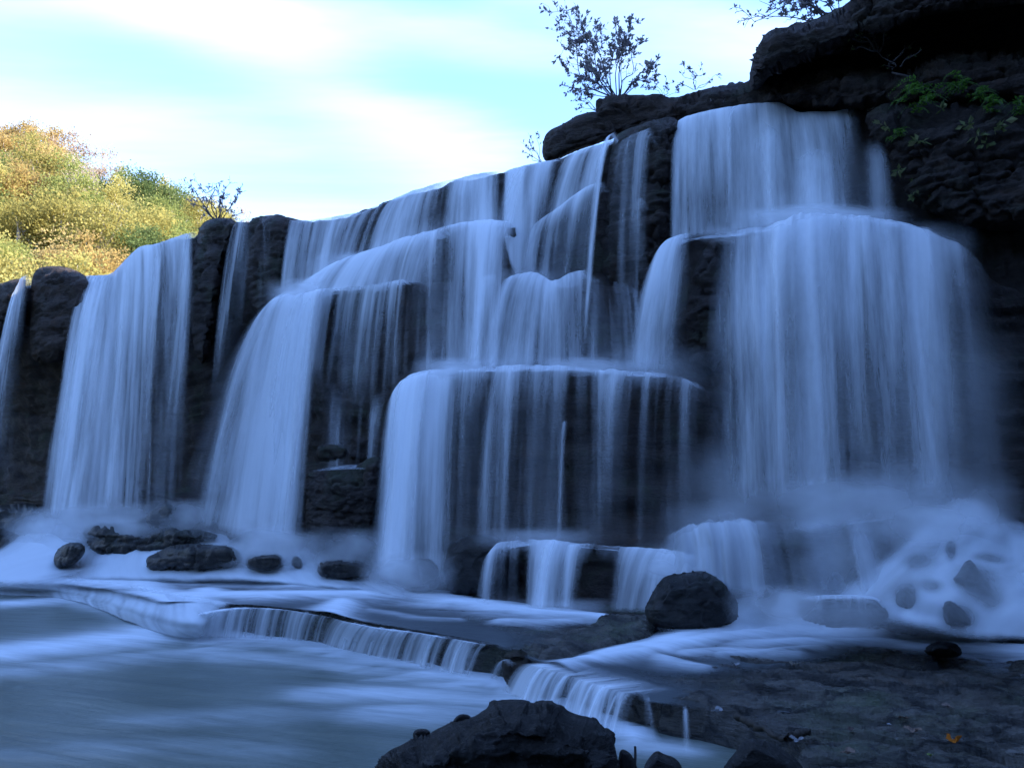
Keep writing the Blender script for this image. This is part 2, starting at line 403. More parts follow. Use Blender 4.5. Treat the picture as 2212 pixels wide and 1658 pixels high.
lump('rock', [(538, 474), (560, 466), (600, 464), (624, 468), (626, 520), (620, 600), (600, 660), (560, 690), (530, 640), (528, 560)], M['cliff'],
     'dark rock face right of the thin veil, beside the wide central cascade', 'rock', o=0.3, thick=0.6, seed=19, backk=1.6, lay=3.4)
lump('rock', [(-120, 1120), (-40, 1095), (20, 1088), (75, 1084), (84, 1100), (80, 1130), (40, 1150), (-60, 1185), (-140, 1190)], M['boulder'],
     'low dark ledge rock at the left frame edge below the dark recess', 'rock', o=1.4, thick=0.7, seed=23)
# rock band above the lip
lump('rock', [(1170, 348), (1172, 300), (1185, 280), (1215, 268), (1250, 246), (1290, 238), (1330, 250), (1345, 290), (1290, 312), (1235, 330), (1200, 350)], M['cliff_dry'],
     'rough brown rock block at the left end of the band above the lip', 'rock', o=-0.75, thick=0.5, seed=29, backk=2.5, amp=0.07)
lump('rock', [(1284, 240), (1290, 214), (1330, 206), (1400, 204), (1450, 212), (1480, 205), (1530, 190), (1570, 182), (1640, 186), (1650, 230), (1560, 262), (1450, 272), (1380, 285), (1330, 300), (1300, 285)], M['cliff_dry'],
     'long layered rock band above the lip, shrubs growing on its top', 'rock', o=-0.9, thick=0.55, seed=31, backk=3.0, amp=0.10, lay=5)
lump('rock', [(1322, 300), (1345, 282), (1400, 262), (1470, 244), (1470, 330), (1456, 440), (1448, 560), (1420, 700), (1330, 720), (1296, 640), (1300, 540), (1306, 420)], M['cliff'],
     'dark layered rock face dividing the central cascade from the right fall', 'rock', o=0.35, thick=0.5, seed=37, backk=1.5, amp=0.12, lay=4.5)
lump('rock', [(1524, 530), (1545, 512), (1566, 530), (1574, 640), (1566, 780), (1530, 820), (1490, 800), (1478, 700), (1490, 600)], M['cliff'],
     'dark rounded rock rib parting the water of the lower right fall', 'rock', o=1.45, thick=0.45, seed=39, backk=1.5, amp=0.08, lay=4)
lump('rock', [(1588, 186), (1620, 172), (1660, 158), (1700, 160), (1712, 200), (1700, 238), (1640, 240), (1590, 240)], M['cliff_dry'],
     'dark rock wedged between the layered band and the overhanging slab', 'rock', o=-.5, thick=.5, seed=41, backk=2.5, amp=.08, lay=5)
lump('rock', [(1540, 196), (1640, 176), (1760, 150), (1900, 160), (1900, 300), (1760, 320), (1540, 320)], M['cliff_dry'],
     'dark rock behind the brink of the right fall, under the overhanging slab', 'rock', o=-1.5, thick=.5, seed=42, backk=2.5, amp=.08, lay=5)
# right cliff above the fall
lump('rock_slab', [(1616, 200), (1620, 140), (1645, 80), (1668, 60), (1713, 57), (1752, 46), (1794, 27), (1843, 0), (1900, -90), (2500, -160), (2500, -10), (2230, 6), (2110, 22), (2040, 28), (1961, 46), (1896, 70), (1847, 90), (1794, 110), (1748, 132), (1694, 152), (1664, 162), (1645, 190)], M['cliff_dry'],
     'huge tilted rock slab overhanging the dark hollow at upper right', 'rock slab', o=0.6, thick=1.1, seed=43, backk=2.5, step=4, amp=0.13, lay=3.6, round_=0.35, fine=.05)
lump('rock', [(1640, 222), (1668, 190), (1720, 166), (1790, 150), (1860, 148), (1960, 150), (2020, 128), (2080, 112), (2150, 108), (2400, 100), (2400, 230), (2230, 236), (2080, 226), (1960, 222), (1870, 236), (1800, 238), (1740, 236), (1690, 222)], M['cliff_dry'],
     'layered rock ledge under the overhanging slab, just above the right fall', 'rock', o=0.15, thick=0.8, seed=47, backk=1.6, step=3.5, amp=0.12, lay=5, fine=.05)
lump('rock', [(1862, 238), (1960, 215), (2080, 218), (2400, 210), (2400, 470), (2230, 500), (2120, 500), (2020, 470), (1950, 420), (1925, 340), (1880, 300)], M['cliff'],
     'dark dripping rock bulge with ferns to the right of the right fall', 'rock', o=0.45, thick=0.75, seed=53, backk=1.6, step=3.5, amp=0.11, lay=5.5, fine=.05)
# dark back wall of the hollow and the gorge side that keeps the falls in shade (it runs on out of the frame to the right)
def backwall():
    cols = [(1668, 150), (1700, 60), (1760, 40), (1860, -20), (1960, -120), (2100, -260), (2300, -420), (2600, -600)]
    V = []
    for px, ty in cols:
        for f in np.linspace(0, 1, 14):
            V.append(at_o(px, 250 + (ty - 250) * f, -1.2 - 1.5 * f))
    G = A(V).reshape(len(cols), 14, 3)
    # fine resample
    G2 = np.stack([resample(G[:, j], 90) for j in range(14)], 1); G2 = np.stack([resample(G2[i], 60) for i in range(90)], 0)
    G2 += WN * (strata(G2, 0.2, 2.2, 77))[..., None]
    o = mesh_obj('cliff', G2.reshape(-1, 3), gridF(90, 60), M['cliff_dry']); tag(o, kind='structure')
backwall()
# ------------------------------------------------------------------ sheets of falling water
WF = 0
def sheet(parent, top, ot, bot, ob, den, name='curtain', mat='veil', fade=(.02, .12, .06, .06), crest=0.7, strk=(7.0, 0.9), ripple=0.035, nv=44, gain=1.0, dz=0.0, res=3.0, mode='o', lin=0.12, push=0.0, tong=0.55, rag=1.0):
    """water leaving the edge `top` (photo readings at wall offset ot) and falling in ballistic curves to `bot` (offset ob).
    den: rows (from edge to foot) of densities along the edge; fade: soft top, bottom, left, right."""
    global WF
    WF += 1; sd = WF * 13
    T2, B2 = A(top), A(bot)
    wpx = max(np.abs(np.diff(T2[:, 0])).sum(), np.abs(np.diff(B2[:, 0])).sum())
    nu = int(np.clip(wpx / res, 14, 260))
    tp = resample(T2, nu); bp = resample(B2, nu)
    if mode == 'o' and crest > 0:                      # a ragged lip: notches and knobs of the ledge
        tp[:, 1] += rag * (1.0 if np.mean(ot) > .5 else .6) * (3.2 * fbm(tp[:, 0] / 34, sd, 0, 3, sd + 70) + 1.2 * fbm(tp[:, 0] / 9, sd, 0, 2, sd + 71))
    ot = resample(A(ot).reshape(-1, 1), nu)[:, 0] + (.14 * rag * fbm(tp[:, 0] / 45, sd + 3, 0, 3, sd + 72) if mode == 'o' and crest > 0 else 0); ob = resample(A(ob).reshape(-1, 1), nu)[:, 0]
    if mode == 'o':
        Pt = at_o(tp[:, 0], tp[:, 1], ot); Pb = at_o(bp[:, 0], bp[:, 1], ob); N = WN
    else:                                              # the offsets are heights
        Pt = at_z(tp[:, 0], tp[:, 1], ot); Pb = at_z(bp[:, 0], bp[:, 1], ob)
        N = (Pb - Pt).mean(0); N[2] = 0; N /= np.linalg.norm(N)
    Pt[:, 2] += dz
    u = np.linspace(0, 1, nu)
    um = np.concatenate([[0], np.cumsum(np.linalg.norm(np.diff((Pt + Pb) / 2, axis=0), axis=1))])
    tau = np.linspace(0, 1, nv)
    nc = 5 if crest > 0 else 0
    rows, vs = [], []
    for j in range(nc):
        f = 1 - j / nc
        q = Pt - N * crest * f; q[:, 2] = Pt[:, 2] + (0.05 if ot.mean() > .5 or mode != 'o' else -.12) * crest * f
        rows.append(q); vs.append(np.full(nu, -f * crest))
    if mode == 'o' and crest > 0:
        k_ = 1.0 if ot.mean() > .8 else .5
        Pt = Pt + N * .14 * k_; Pt[:, 2] += .06 if k_ == 1 else -.045; Pb = Pb + N * .05
    Pt = Pt + N * push; Pb = Pb + N * push * 2
    H = (Pt - Pb)[:, 2]
    for t in tau:
        q = Pt + (Pb - Pt) * t
        q[:, 2] = Pt[:, 2] - H * (lin * t + (1 - lin) * t ** 2)
        rows.append(q); vs.append(H * (lin * t + (1 - lin) * t ** 2))
    G = np.stack(rows); V = np.stack(vs)
    tt = np.concatenate([np.zeros(nc), lin * tau + (1 - lin) * tau ** 2])      # 0 edge .. 1 foot by height
    D = A(den) if np.ndim(den[0]) else A([den])
    dr = np.stack([np.interp(u, np.linspace(0, 1, len(r)), r) for r in D])
    di = np.stack([[np.interp(t, np.linspace(0, 1, len(dr)), dr[:, i]) for i in range(nu)] for t in tt]) if len(dr) > 1 else np.repeat(dr, len(tt), 0)
    U = np.repeat(um[None], len(tt), 0)
    Uw = U + .28 * fbm(U * .8, V * .05, sd + 60, 2, sd + 61)
    st = fbm(Uw * strk[0] * 0.35, V * 0.22, sd, 3, sd) * 0.6 + fbm(Uw * strk[0], V * 0.12, sd + 5, 3, sd + 2) * 0.5
    if name in ('curtain', 'veil', 'spray'):
        tg = np.clip(1.7 * fbm(Uw * 1.1 + .10 * V, V * .08, sd + 40, 2, sd + 41) + .8 * fbm(Uw * 3.1, V * .05, sd + 43, 2, sd + 44), -1, .6) * tong * (.7 + .5 * np.clip(tt * 2, 0, 1))[:, None]
        di = np.clip(di * (1 + tg), 0, 1.1)
    al = di * (1 + strk[1] * st * (1.25 - np.clip(di, 0, 1)) * 1.9)
    ft, fb, fl, fr = fade
    e = 1.0
    wob = 0.5 * fbm(V * 0.5, sd, 0, 2, sd + 9)
    if fl: e = e * sstep(0, fl * 2, u[None] + fl * wob)
    if fr: e = e * sstep(0, fr * 2, (1 - u)[None] + fr * wob)
    wv = 0.25 * fbm(U * 1.6, sd, 0, 3, sd + 11)
    if fb: e = e * sstep(0, 1, (1 - tt)[:, None] / fb * (1 + wv) )
    if ft: e = e * (sstep(0, 1, tt[:, None] / ft * (1 + .5 * fbm(U * 1.5, sd, 1, 2, sd + 14))) if ft >= .3 else sstep(-0.2, 1, tt[:, None] / ft + 0.35))
    if nc: e = e * np.concatenate([np.linspace(0, 1, nc, endpoint=False), np.ones(nv)])[:, None]
    al = np.clip(al * e * gain * .86, 0, 0.97)
    rp = ripple * (fbm(U * 2.2, V * 0.25, sd + 3, 3, sd + 21) + 0.4 * fbm(U * 6, V * 0.3, sd + 8, 2, sd + 22)) * np.clip(tt * 3, 0.25, 1)[:, None]
    G = G + N * rp[..., None]
    ob_ = mesh_obj(name, G.reshape(-1, 3), gridF(len(tt), nu), M[mat], parent, attrs={'dens': al}, uv=np.stack([U.ravel(), V.ravel()], -1))
    return ob_
def patch(parent, rows, al, name='foam', mat='foam', nu=60, nv=30, ripple=0.04, soft=0.2, zs=None, label=None, noise=0.5, nf=1.3, ns=0.35, mode='o', radial=False, holes=()):
    """a free sheet of running water through rows of (px, py, offset) points; al: rows of densities"""
    global WF
    WF += 1; sd = WF * 13
    R = [resample(r, nu) for r in rows]
    Pn = [(at_o if mode == 'o' else at_z)(r[:, 0], r[:, 1], r[:, 2]) for r in R]
    Gc = np.stack(Pn)
    G = np.stack([resample(Gc[:, i], nv) for i in range(nu)], 1)
    D = np.stack([np.interp(np.linspace(0, 1, nu), np.linspace(0, 1, len(r)), r) for r in al])
    di = np.stack([np.interp(np.linspace(0, 1, nv), np.linspace(0, 1, len(D)), D[:, i]) for i in range(nu)], 1)
    U = np.concatenate([np.zeros((nv, 1)), np.cumsum(np.linalg.norm(np.diff(G, axis=1), axis=2), 1)], 1)
    V = np.concatenate([np.zeros((1, nu)), np.cumsum(np.linalg.norm(np.diff(G, axis=0), axis=2), 0)], 0)
    u = np.linspace(0, 1, nu)[None]; v = np.linspace(0, 1, nv)[:, None]
    if soft:
        di = di * sstep(0, soft, u) * sstep(0, soft, 1 - u) * sstep(0, soft, v) * sstep(0, soft, 1 - v)
    if radial:
        r2 = (2 * u - 1) ** 2 + (2 * v - 1) ** 2 + .35 * fbm(u * 3 + 0 * v, v * 3 + 0 * u, sd, 3, sd + 7)
        di = di * np.clip(np.exp(-2.6 * np.clip(r2, 0, None)) - .06, 0, 1) * sstep(0, .15, u) * sstep(0, .15, 1 - u) * sstep(0, .15, v) * sstep(0, .15, 1 - v)
    st = fbm(U * nf, V * ns, sd, 4, sd)
    al_ = np.clip(di * (1 + noise * st * (1.2 - np.clip(di, 0, 1)) * 2), 0, 0.985)
    if holes:                                          # thinner where the water parts round a stone
        hx, hy = project(G); wob = 1 + .35 * fbm(U * 2.5, V * 2.5, sd, 3, sd + 15)
        for (x_, y_, rx, ry, val) in holes: al_ = al_ * (1 - val * np.exp(-((((hx - x_) / rx) ** 2 + ((hy - y_) / ry) ** 2) * wob) ** 1.6))
    G[..., 2] += ripple * fbm(U * 1.2, V * 0.7, sd, 3, sd + 4)
    return mesh_obj(name, G.reshape(-1, 3), gridF(nv, nu), M[mat], parent, attrs={'dens': al_}, uv=np.stack([U.ravel(), V.ravel()], -1))
def mist(parent, cx, cy, w_, h_, o, a, lean=.5):
    """spray hanging where water lands"""
    for q, (do, k) in enumerate(((0, .6), (-.25, .5))):
        rows = [[(cx + w_ * x, cy + h_ * y, o + do + lean * (y + .5) * .6 - .25 * x * x) for x in (-.5, -.25, 0, .25, .5)] for y in (-.5, -.2, .2, .5)]
        patch(parent, rows, [[a] * 3] * 3, name='spray', mat='mist', nu=40, nv=26, soft=0, ripple=.05, noise=.6, nf=.9, ns=1.0, radial=True)
def fall(label, px, py, o, group=None, name='waterfall', cat='waterfall'):
    return thing(name, at_o(px, py, o), label, cat, group)

# 1 thin leftmost fall
w = fall('thin leftmost waterfall slipping between two dark rocks', 30, 1100, 1.2)
sheet(w, [(46, 626), (54, 608), (68, 597)], .75, [(-70, 1120), (-30, 1120), (40, 1120)], 2.6, [[.95, .7, .55], [.85, .35, .18], [.45, .12, .05], [.2, .05, .02]], fade=(.02, .3, .10, .25))
sheet(w, [(50, 618), (58, 606)], .85, [(-62, 1120), (-40, 1120)], 2.7, [[.7], [.5], [.2]], name='strand', fade=(.05, .5, .3, .3), mat='veil_fine')

# 2 broad left fall
w = fall('broad white waterfall curving off the lip at the left, foam heap at its foot', 200, 1130, 2.6)
sheet(w, [(186, 594), (213, 594), (244, 590), (272, 562), (305, 533), (343, 525), (381, 511), (424, 499)], .15,
      [(82, 1125), (130, 1128), (185, 1128), (235, 1128), (280, 1128), (330, 1130), (370, 1130), (410, 1130)], [2.7, 2.7, 2.5, 2.3, 2.2, 2.1, 2.0, 1.9],
      [[.95, .9, .95, 1, .95, .85, .9, .95], [1, .97, .95, .85, .7, .62, .55, .5], [1, .97, .85, .62, .45, .42, .28, .2], [.95, .97, .75, .5, .38, .30, .18, .1], [.85, .92, .7, .45, .33, .25, .15, .08]],
      fade=(0, .05, .03, .06), ripple=.07, tong=.3)
sheet(w, [(258, 572), (282, 552), (305, 534)], .28, [(205, 1128), (232, 1128), (262, 1128)], 2.5, [[.3, .5, .3], [.15, .85, .2], [.05, .9, .1], [.05, .75, .05]], name='strand', fade=(.1, .1, .35, .35))
sheet(w, [(330, 527), (350, 523), (365, 518)], .25, [(282, 1120), (302, 1120), (318, 1120)], 2.3, [[.4, .6, .3], [.2, .6, .1], [.1, .55, .05], [.05, .3, .05]], name='strand', fade=(.1, .2, .35, .35))
sheet(w, [(395, 507), (412, 502), (424, 499)], .25, [(340, 1100), (365, 1100), (392, 1100)], 2.1, [[.5, .8, .7], [.4, .6, .4], [.2, .4, .2], [.1, .15, .1]], name='strand', fade=(.1, .5, .3, .3))
sheet(w, [(190, 596), (240, 592), (290, 545)], .3, [(95, 1128), (150, 1128), (215, 1128)], 2.8, [[.4, .5, .5], [.8, .85, .5], [.85, .9, .4], [.8, .9, .4]], name='curtain', fade=(.2, .05, .12, .3), ripple=.06)
patch(w, [[(70, 1105, 2.0), (150, 1112, 2.1), (240, 1112, 2.0), (330, 1115, 1.9), (420, 1120, 1.9)],
          [(40, 1140, 2.8), (120, 1140, 2.9), (200, 1138, 2.6), (300, 1130, 2.3), (430, 1135, 2.2)],
          [(-20, 1185, 3.6), (60, 1180, 3.6), (130, 1185, 3.4), (190, 1190, 3.0), (260, 1180, 2.6)],
          [(-120, 1225, 4.2), (0, 1222, 4.3), (80, 1230, 4.3), (150, 1235, 4.1), (230, 1225, 3.8)],
          [(-200, 1272, 5.0), (-40, 1275, 5.4), (60, 1276, 5.6), (140, 1276, 5.5), (240, 1270, 5.2)]],
      [[0, .5, .6, .3, 0], [.5, .95, .9, .4, .05], [.6, .98, .98, .4, .0], [.8, .98, .98, .4, 0], [.9, .95, .9, .4, 0]], name='foam', ripple=.08, soft=.14)

mist(w, 240, 1125, 380, 110, 3.0, .55); mist(w, 100, 1140, 240, 100, 3.2, .6)
# 3 thin veil between the two dark rocks
w = fall('thin veil of water trickling over dark rock left of the central cascade', 490, 1120, 1.2)
sheet(w, [(508, 486), (520, 474), (536, 470), (560, 468)], .75, [(446, 900), (462, 900), (490, 900), (530, 900)], 1.7, [[.9, .8, .6, .3], [.65, .35, .2, .1], [.4, .2, .1, .04], [.2, .1, .05, .0]], fade=(.02, .6, .12, .3), strk=(9, 1.3))
sheet(w, [(560, 470), (575, 468), (596, 466)], .98, [(552, 760), (570, 760), (590, 760)], 1.0, [[.1, .3, .1], [.1, .22, .05], [.05, .12, .05]], name='strand', fade=(.1, .5, .3, .3), strk=(14, 2))

# 4 central stepped cascade
w = fall('wide central cascade stepping down over broken ledges', 900, 1260, 3.8)
sheet(w, [(627, 474), (680, 474), (740, 466), (800, 452), (856, 431)], .12, [(606, 648), (650, 640), (700, 612), (740, 588), (790, 560)], [1.3, 1.5, 1.5, 1.3, 1.1],
      [[.75, .5, .6, .8, .75], [.85, .62, .62, .85, .7], [.9, .62, .66, .95, .62], [.9, .8, .9, 1, .8]], fade=(0, .03, .03, .04), strk=(6, 1.0), tong=.35)
sheet(w, [(846, 436), (900, 410), (950, 395), (1000, 384), (1050, 374), (1086, 370)], .12, [(776, 566), (850, 536), (920, 516), (985, 494), (1045, 490), (1090, 490)], 1.1,
      [[.85, .9, .55, .75, .85, .45], [.7, .9, .3, .7, .95, .35], [.6, .9, .22, .6, 1, .4], [.85, .9, .5, .8, 1, .6]], fade=(0, .03, .04, .06), strk=(6, 1.1), tong=.3)
sheet(w, [(700, 600), (780, 560), (860, 533), (900, 520), (960, 502), (1000, 491)], 1.08,
      [(610, 652), (690, 636), (780, 628), (850, 620), (905, 616), (960, 640)], [1.9, 2.1, 2.1, 2.1, 2.05, 2.0],
      [[1, 1, .95, .85, .85, .7], [1, 1, .6, .42, .5, .4], [1, 1, .5, .36, .4, .3]], fade=(0, .05, .04, .18))
sheet(w, [(880, 527), (920, 514), (960, 502), (1000, 491), (1060, 487), (1100, 489), (1120, 500)], 1.1,
      [(862, 820), (905, 812), (945, 808), (985, 806), (1035, 802), (1075, 800), (1104, 800)], 3.1,
      [[.6, .8, .9, .92, .92, .85, .5], [.5, .6, .62, .66, .72, .6, .3], [.45, .5, .42, .5, .62, .42, .2], [.35, .42, .38, .42, .55, .32, .15], [.35, .42, .4, .42, .5, .3, .15]], fade=(0, .06, .14, .14), strk=(6, 1.3))
# fan that leaps left off the second ledge
sheet(w, [(596, 668), (606, 650), (630, 640), (660, 637), (690, 634), (716, 632)], 2.1, [(404, 1130), (450, 1150), (520, 1165), (580, 1180), (625, 1190), (660, 1190)], [3.6, 3.6, 3.5, 3.4, 3.3, 3.2],
      [[.9, 1, 1, 1, .95, .85], [.7, .95, .98, .97, .9, .6], [.35, .72, .85, .97, .93, .45], [.18, .5, .7, .97, .85, .3], [.1, .35, .6, .95, .7, .15]], fade=(0, .05, .10, .08), ripple=.08)
sheet(w, [(640, 640), (680, 636), (716, 633)], 2.2, [(545, 1180), (600, 1190), (655, 1190)], 3.4, [[.5, .6, .5], [.6, .7, .2], [.5, .8, .1], [.4, .8, .1]], fade=(.1, .06, .25, .3), ripple=.06)
sheet(w, [(600, 660), (620, 642), (650, 638)], 2.15, [(380, 1110), (430, 1130), (500, 1150)], 3.9, [[.8, .7, .6], [.5, .5, .4], [.25, .35, .3], [.1, .25, .2]], mat='spray', name='spray', fade=(.05, .2, .35, .3))
# thin water over the dark overhang
sheet(w, [(690, 636), (740, 630), (800, 625), (860, 616), (900, 612)], 2.12, [(640, 800), (700, 860), (760, 900), (830, 900), (880, 880)], [2.2, 2.1, 2.1, 2.5, 3.0],
      [[.95, .85, .75, .75, .6], [.8, .55, .42, .45, .32], [.5, .36, .34, .36, .28], [.28, .24, .22, .22, .25]], fade=(0, .35, .05, .1), strk=(8, 1.4))
# lump of water right of the first ledge and the streaks by the dividing rock
sheet(w, [(1086, 372), (1120, 360), (1160, 352), (1200, 344), (1222, 336)], .15, [(1086, 500), (1112, 600), (1140, 600), (1165, 600), (1190, 560)], [1.1, 1.3, 1.3, 1.2, .9],
      [[.8, .95, .95, .85, .7], [.9, .95, .9, .6, .4], [.75, .8, .65, .4, .25], [.6, .62, .5, .35, .2]], fade=(0, .1, .06, .12), strk=(6, 1.0))
sheet(w, [(1222, 338), (1255, 322), (1290, 312), (1336, 298)], .2, [(1160, 505), (1200, 470), (1250, 430), (1305, 404)], .8, [[.5, .8, .6, .9], [.3, .55, .4, .85], [.3, .5, .35, .8], [.5, .6, .4, .7]], fade=(0, .1, .12, .06), strk=(7, 1.2))
sheet(w, [(1150, 510), (1175, 484), (1205, 462), (1250, 428), (1290, 408), (1322, 402)], .78, [(1110, 604), (1140, 602), (1170, 602), (1215, 606), (1250, 600), (1284, 595)], [1.6, 1.5, 1.45, 1.35, 1.2, 1.1], [[.6, .85, .9, .8, .7, .6], [.4, .6, .6, .35, .3, .5], [.3, .5, .45, .25, .2, .45], [.4, .5, .5, .3, .2, .4]], fade=(.02, .08, .15, .08), strk=(6, 1.2))
sheet(w, [(1100, 610), (1135, 600), (1170, 600), (1200, 616), (1240, 600), (1278, 590)], 1.65, [(1030, 800), (1080, 800), (1130, 799), (1190, 798), (1240, 800), (1268, 800)], [3.0, 3.0, 3.0, 3.0, 2.9, 2.8],
      [[.8, .75, .6, .7, .45, .4], [.75, .4, .35, .45, .22, .25], [.7, .3, .3, .35, .15, .2], [.7, .35, .4, .4, .2, .2]], fade=(0, .06, .05, .06), strk=(6, 1.2))
sheet(w, [(1040, 620), (1062, 606), (1085, 602)], 1.95, [(1003, 800), (1025, 800), (1048, 800)], 3.1, [[.5, .8, .5], [.5, .95, .4], [.4, .97, .3], [.4, .95, .3]], name='strand', fade=(.05, .05, .3, .3))
sheet(w, [(1320, 308), (1337, 297)], .85, [(1252, 798), (1272, 798)], 3.05, [[.7, .9], [.55, .75], [.4, .6], [.25, .4]], name='strand', fade=(.02, .3, .3, .25), mat='veil_fine')
sheet(w, [(1110, 365), (1140, 356), (1175, 350)], .3, [(1060, 520), (1090, 520), (1112, 560)], 1.3, [[.5, .7, .6], [.6, .8, .3], [.6, .8, .2]], fade=(.05, .15, .3, .3))
sheet(w, [(690, 800), (740, 820), (800, 840), (872, 836)], [1.95, 2.0, 2.1, 2.4], [(672, 1190), (720, 1195), (770, 1200), (810, 1215)], [3.1, 3.2, 3.2, 3.4], [[.25, .3, .28, .3], [.14, .26, .16, .3], [.10, .22, .14, .35], [.10, .2, .2, .4]], name='veil', fade=(.3, .1, .2, .15), crest=0, strk=(8, 1.5))
sheet(w, [(1266, 600), (1300, 606), (1345, 612), (1400, 640)], [1.35, 1.35, 1.3, 1.3], [(1262, 805), (1310, 808), (1360, 812), (1420, 815)], 3.0, [[.3, .22, .16, .2], [.22, .16, .12, .22], [.22, .16, .14, .3]], name='veil', fade=(.2, .08, .1, .2), crest=0, strk=(8, 1.5))
mist(w, 1390, 790, 360, 120, 3.0, .28); patch(w, [[(680, 1014, 2.6), (740, 1004, 2.6), (800, 1002, 2.6)], [(664, 1018, 3.3), (740, 1014, 3.4), (800, 1012, 3.3)]], [[.2, .3, .25], [.12, .2, .15]], soft=.15, ripple=.01); mist(w, 740, 1190, 260, 120, 4.0, .4)  # foam-coloured sheet on the split block's top paints in its lit surface
# third ledge
sheet(w, [(854, 868), (866, 842), (890, 820), (940, 808), (1000, 804), (1060, 802), (1120, 800), (1190, 799), (1250, 802), (1310, 808), (1380, 812), (1450, 817), (1505, 836), (1545, 862)], 3.3,
      [(790, 1225), (825, 1240), (870, 1255), (920, 1262), (975, 1266), (1040, 1200), (1100, 1182), (1170, 1178), (1240, 1184), (1300, 1190), (1360, 1190), (1430, 1190), (1500, 1170), (1560, 1140)], [4.6, 4.6, 4.5, 4.4, 4.3, 4.4, 4.3, 4.3, 4.3, 4.3, 4.3, 4.2, 4.0, 3.8],
      [[.6, .95, 1, 1, .9, .7, .7, .5, .4, .6, .7, .75, .7, .5], [.4, .85, .98, .9, .5, .3, .35, .16, .12, .28, .18, .40, .45, .4], [.25, .7, .92, .6, .28, .22, .22, .10, .10, .18, .08, .30, .34, .4], [.2, .6, .8, .42, .22, .16, .16, .09, .09, .12, .07, .24, .26, .4], [.2, .5, .65, .3, .16, .12, .12, .09, .09, .10, .07, .20, .22, .4]], fade=(0, .06, .05, .06), strk=(6, 1.3), ripple=.06)
sheet(w, [(866, 845), (890, 822), (930, 810), (975, 806)], 3.42, [(800, 1240), (840, 1250), (890, 1258), (930, 1258)], 4.7, [[.6, .9, .9, .5], [.5, .95, .8, .2], [.4, .9, .55, .1], [.4, .8, .3, .05]], fade=(.02, .08, .18, .25), ripple=.08)
sheet(w, [(1066, 806), (1082, 804), (1098, 803)], 3.42, [(1024, 1176), (1046, 1176), (1066, 1176)], 4.5, [[.6, .95, .6], [.3, .9, .4], [.2, .75, .3], [.1, .6, .2]], name='strand', fade=(.02, .08, .35, .35))
sheet(w, [(1098, 803), (1112, 802), (1126, 801)], 3.42, [(1074, 1176), (1090, 1176), (1106, 1176)], 4.5, [[.6, .9, .5], [.3, .75, .3], [.2, .6, .2], [.1, .45, .1]], name='strand', fade=(.02, .08, .35, .35))
sheet(w, [(1212, 912), (1220, 908), (1229, 914)], 3.62, [(1196, 1172), (1206, 1172), (1216, 1172)], 4.4, [[.5, .8, .5], [.4, .75, .4], [.3, .6, .3], [.1, .4, .1]], name='strand', fade=(.03, .1, .3, .3), crest=0)
sheet(w, [(1298, 850), (1318, 828), (1345, 815), (1376, 812)], 3.3, [(1290, 1185), (1306, 1185), (1324, 1185), (1350, 1185)], 4.1, [[.6, .9, .9, .6], [.25, .5, .3, .1], [.15, .3, .1, .05], [.05, .15, .05, .02]], name='strand', fade=(.02, .4, .25, .3))
# water lying along the ledge
patch(w, [[(880, 806, 2.7), (1000, 797, 2.6), (1120, 793, 2.5), (1220, 790, 2.4), (1330, 798, 2.2), (1450, 808, 2.2)], [(880, 822, 3.3), (1000, 806, 3.4), (1120, 802, 3.4), (1220, 800, 3.4), (1330, 809, 3.2), (1450, 818, 3.1)]], [[.8, .9, .9, .9, .7, .6], [.9, .95, .9, .7, .8, .7]], name='foam', soft=.05, ripple=.03)
patch(w, [[(1120, 800, 2.6), (1180, 789, 2.5), (1240, 790, 2.5)], [(1110, 812, 3.4), (1180, 803, 3.5), (1245, 808, 3.45)]], [[.5, .9, .5], [.6, .9, .4]], name='foam', soft=.2, ripple=.02)

patch(w, [[(190, 1128, 2.2), (320, 1128, 2.1), (440, 1140, 2.4), (560, 1165, 2.9), (680, 1190, 3.2), (800, 1225, 3.6), (900, 1255, 4.2)], [(170, 1165, 2.9), (300, 1160, 2.8), (430, 1168, 3.0), (560, 1190, 3.4), (690, 1215, 3.7), (800, 1245, 4.1), (900, 1268, 4.5)], [(150, 1215, 3.5), (280, 1210, 3.5), (420, 1212, 3.6), (560, 1225, 3.8), (690, 1242, 4.1), (800, 1262, 4.4), (900, 1280, 4.8)], [(140, 1256, 4.2), (280, 1256, 4.2), (420, 1256, 4.2), (560, 1258, 4.3), (700, 1268, 4.5), (810, 1280, 4.8), (910, 1294, 5.1)]],
      [[.6, .5, .5, .7, .4, .3, .4], [.9, .75, .7, .85, .5, .4, .6], [.95, .9, .9, .9, .7, .7, .8], [.95, .95, .95, .95, .9, .9, .9]], soft=.1, ripple=.05, nu=100)
mist(w, 560, 1185, 320, 120, 3.8, .6); mist(w, 430, 1120, 320, 100, 2.9, .42); mist(w, 880, 1245, 240, 130, 4.9, .6); mist(w, 1150, 1165, 300, 60, 4.5, .35)
mist(w, 760, 578, 240, 80, 1.3, .6); mist(w, 650, 635, 190, 80, 2.2, .6); mist(w, 1000, 795, 260, 60, 3.35, .5); mist(w, 1250, 793, 300, 50, 3.3, .4); mist(w, 1060, 495, 150, 50, 1.15, .45); mist(w, 1140, 600, 200, 50, 1.75, .4)
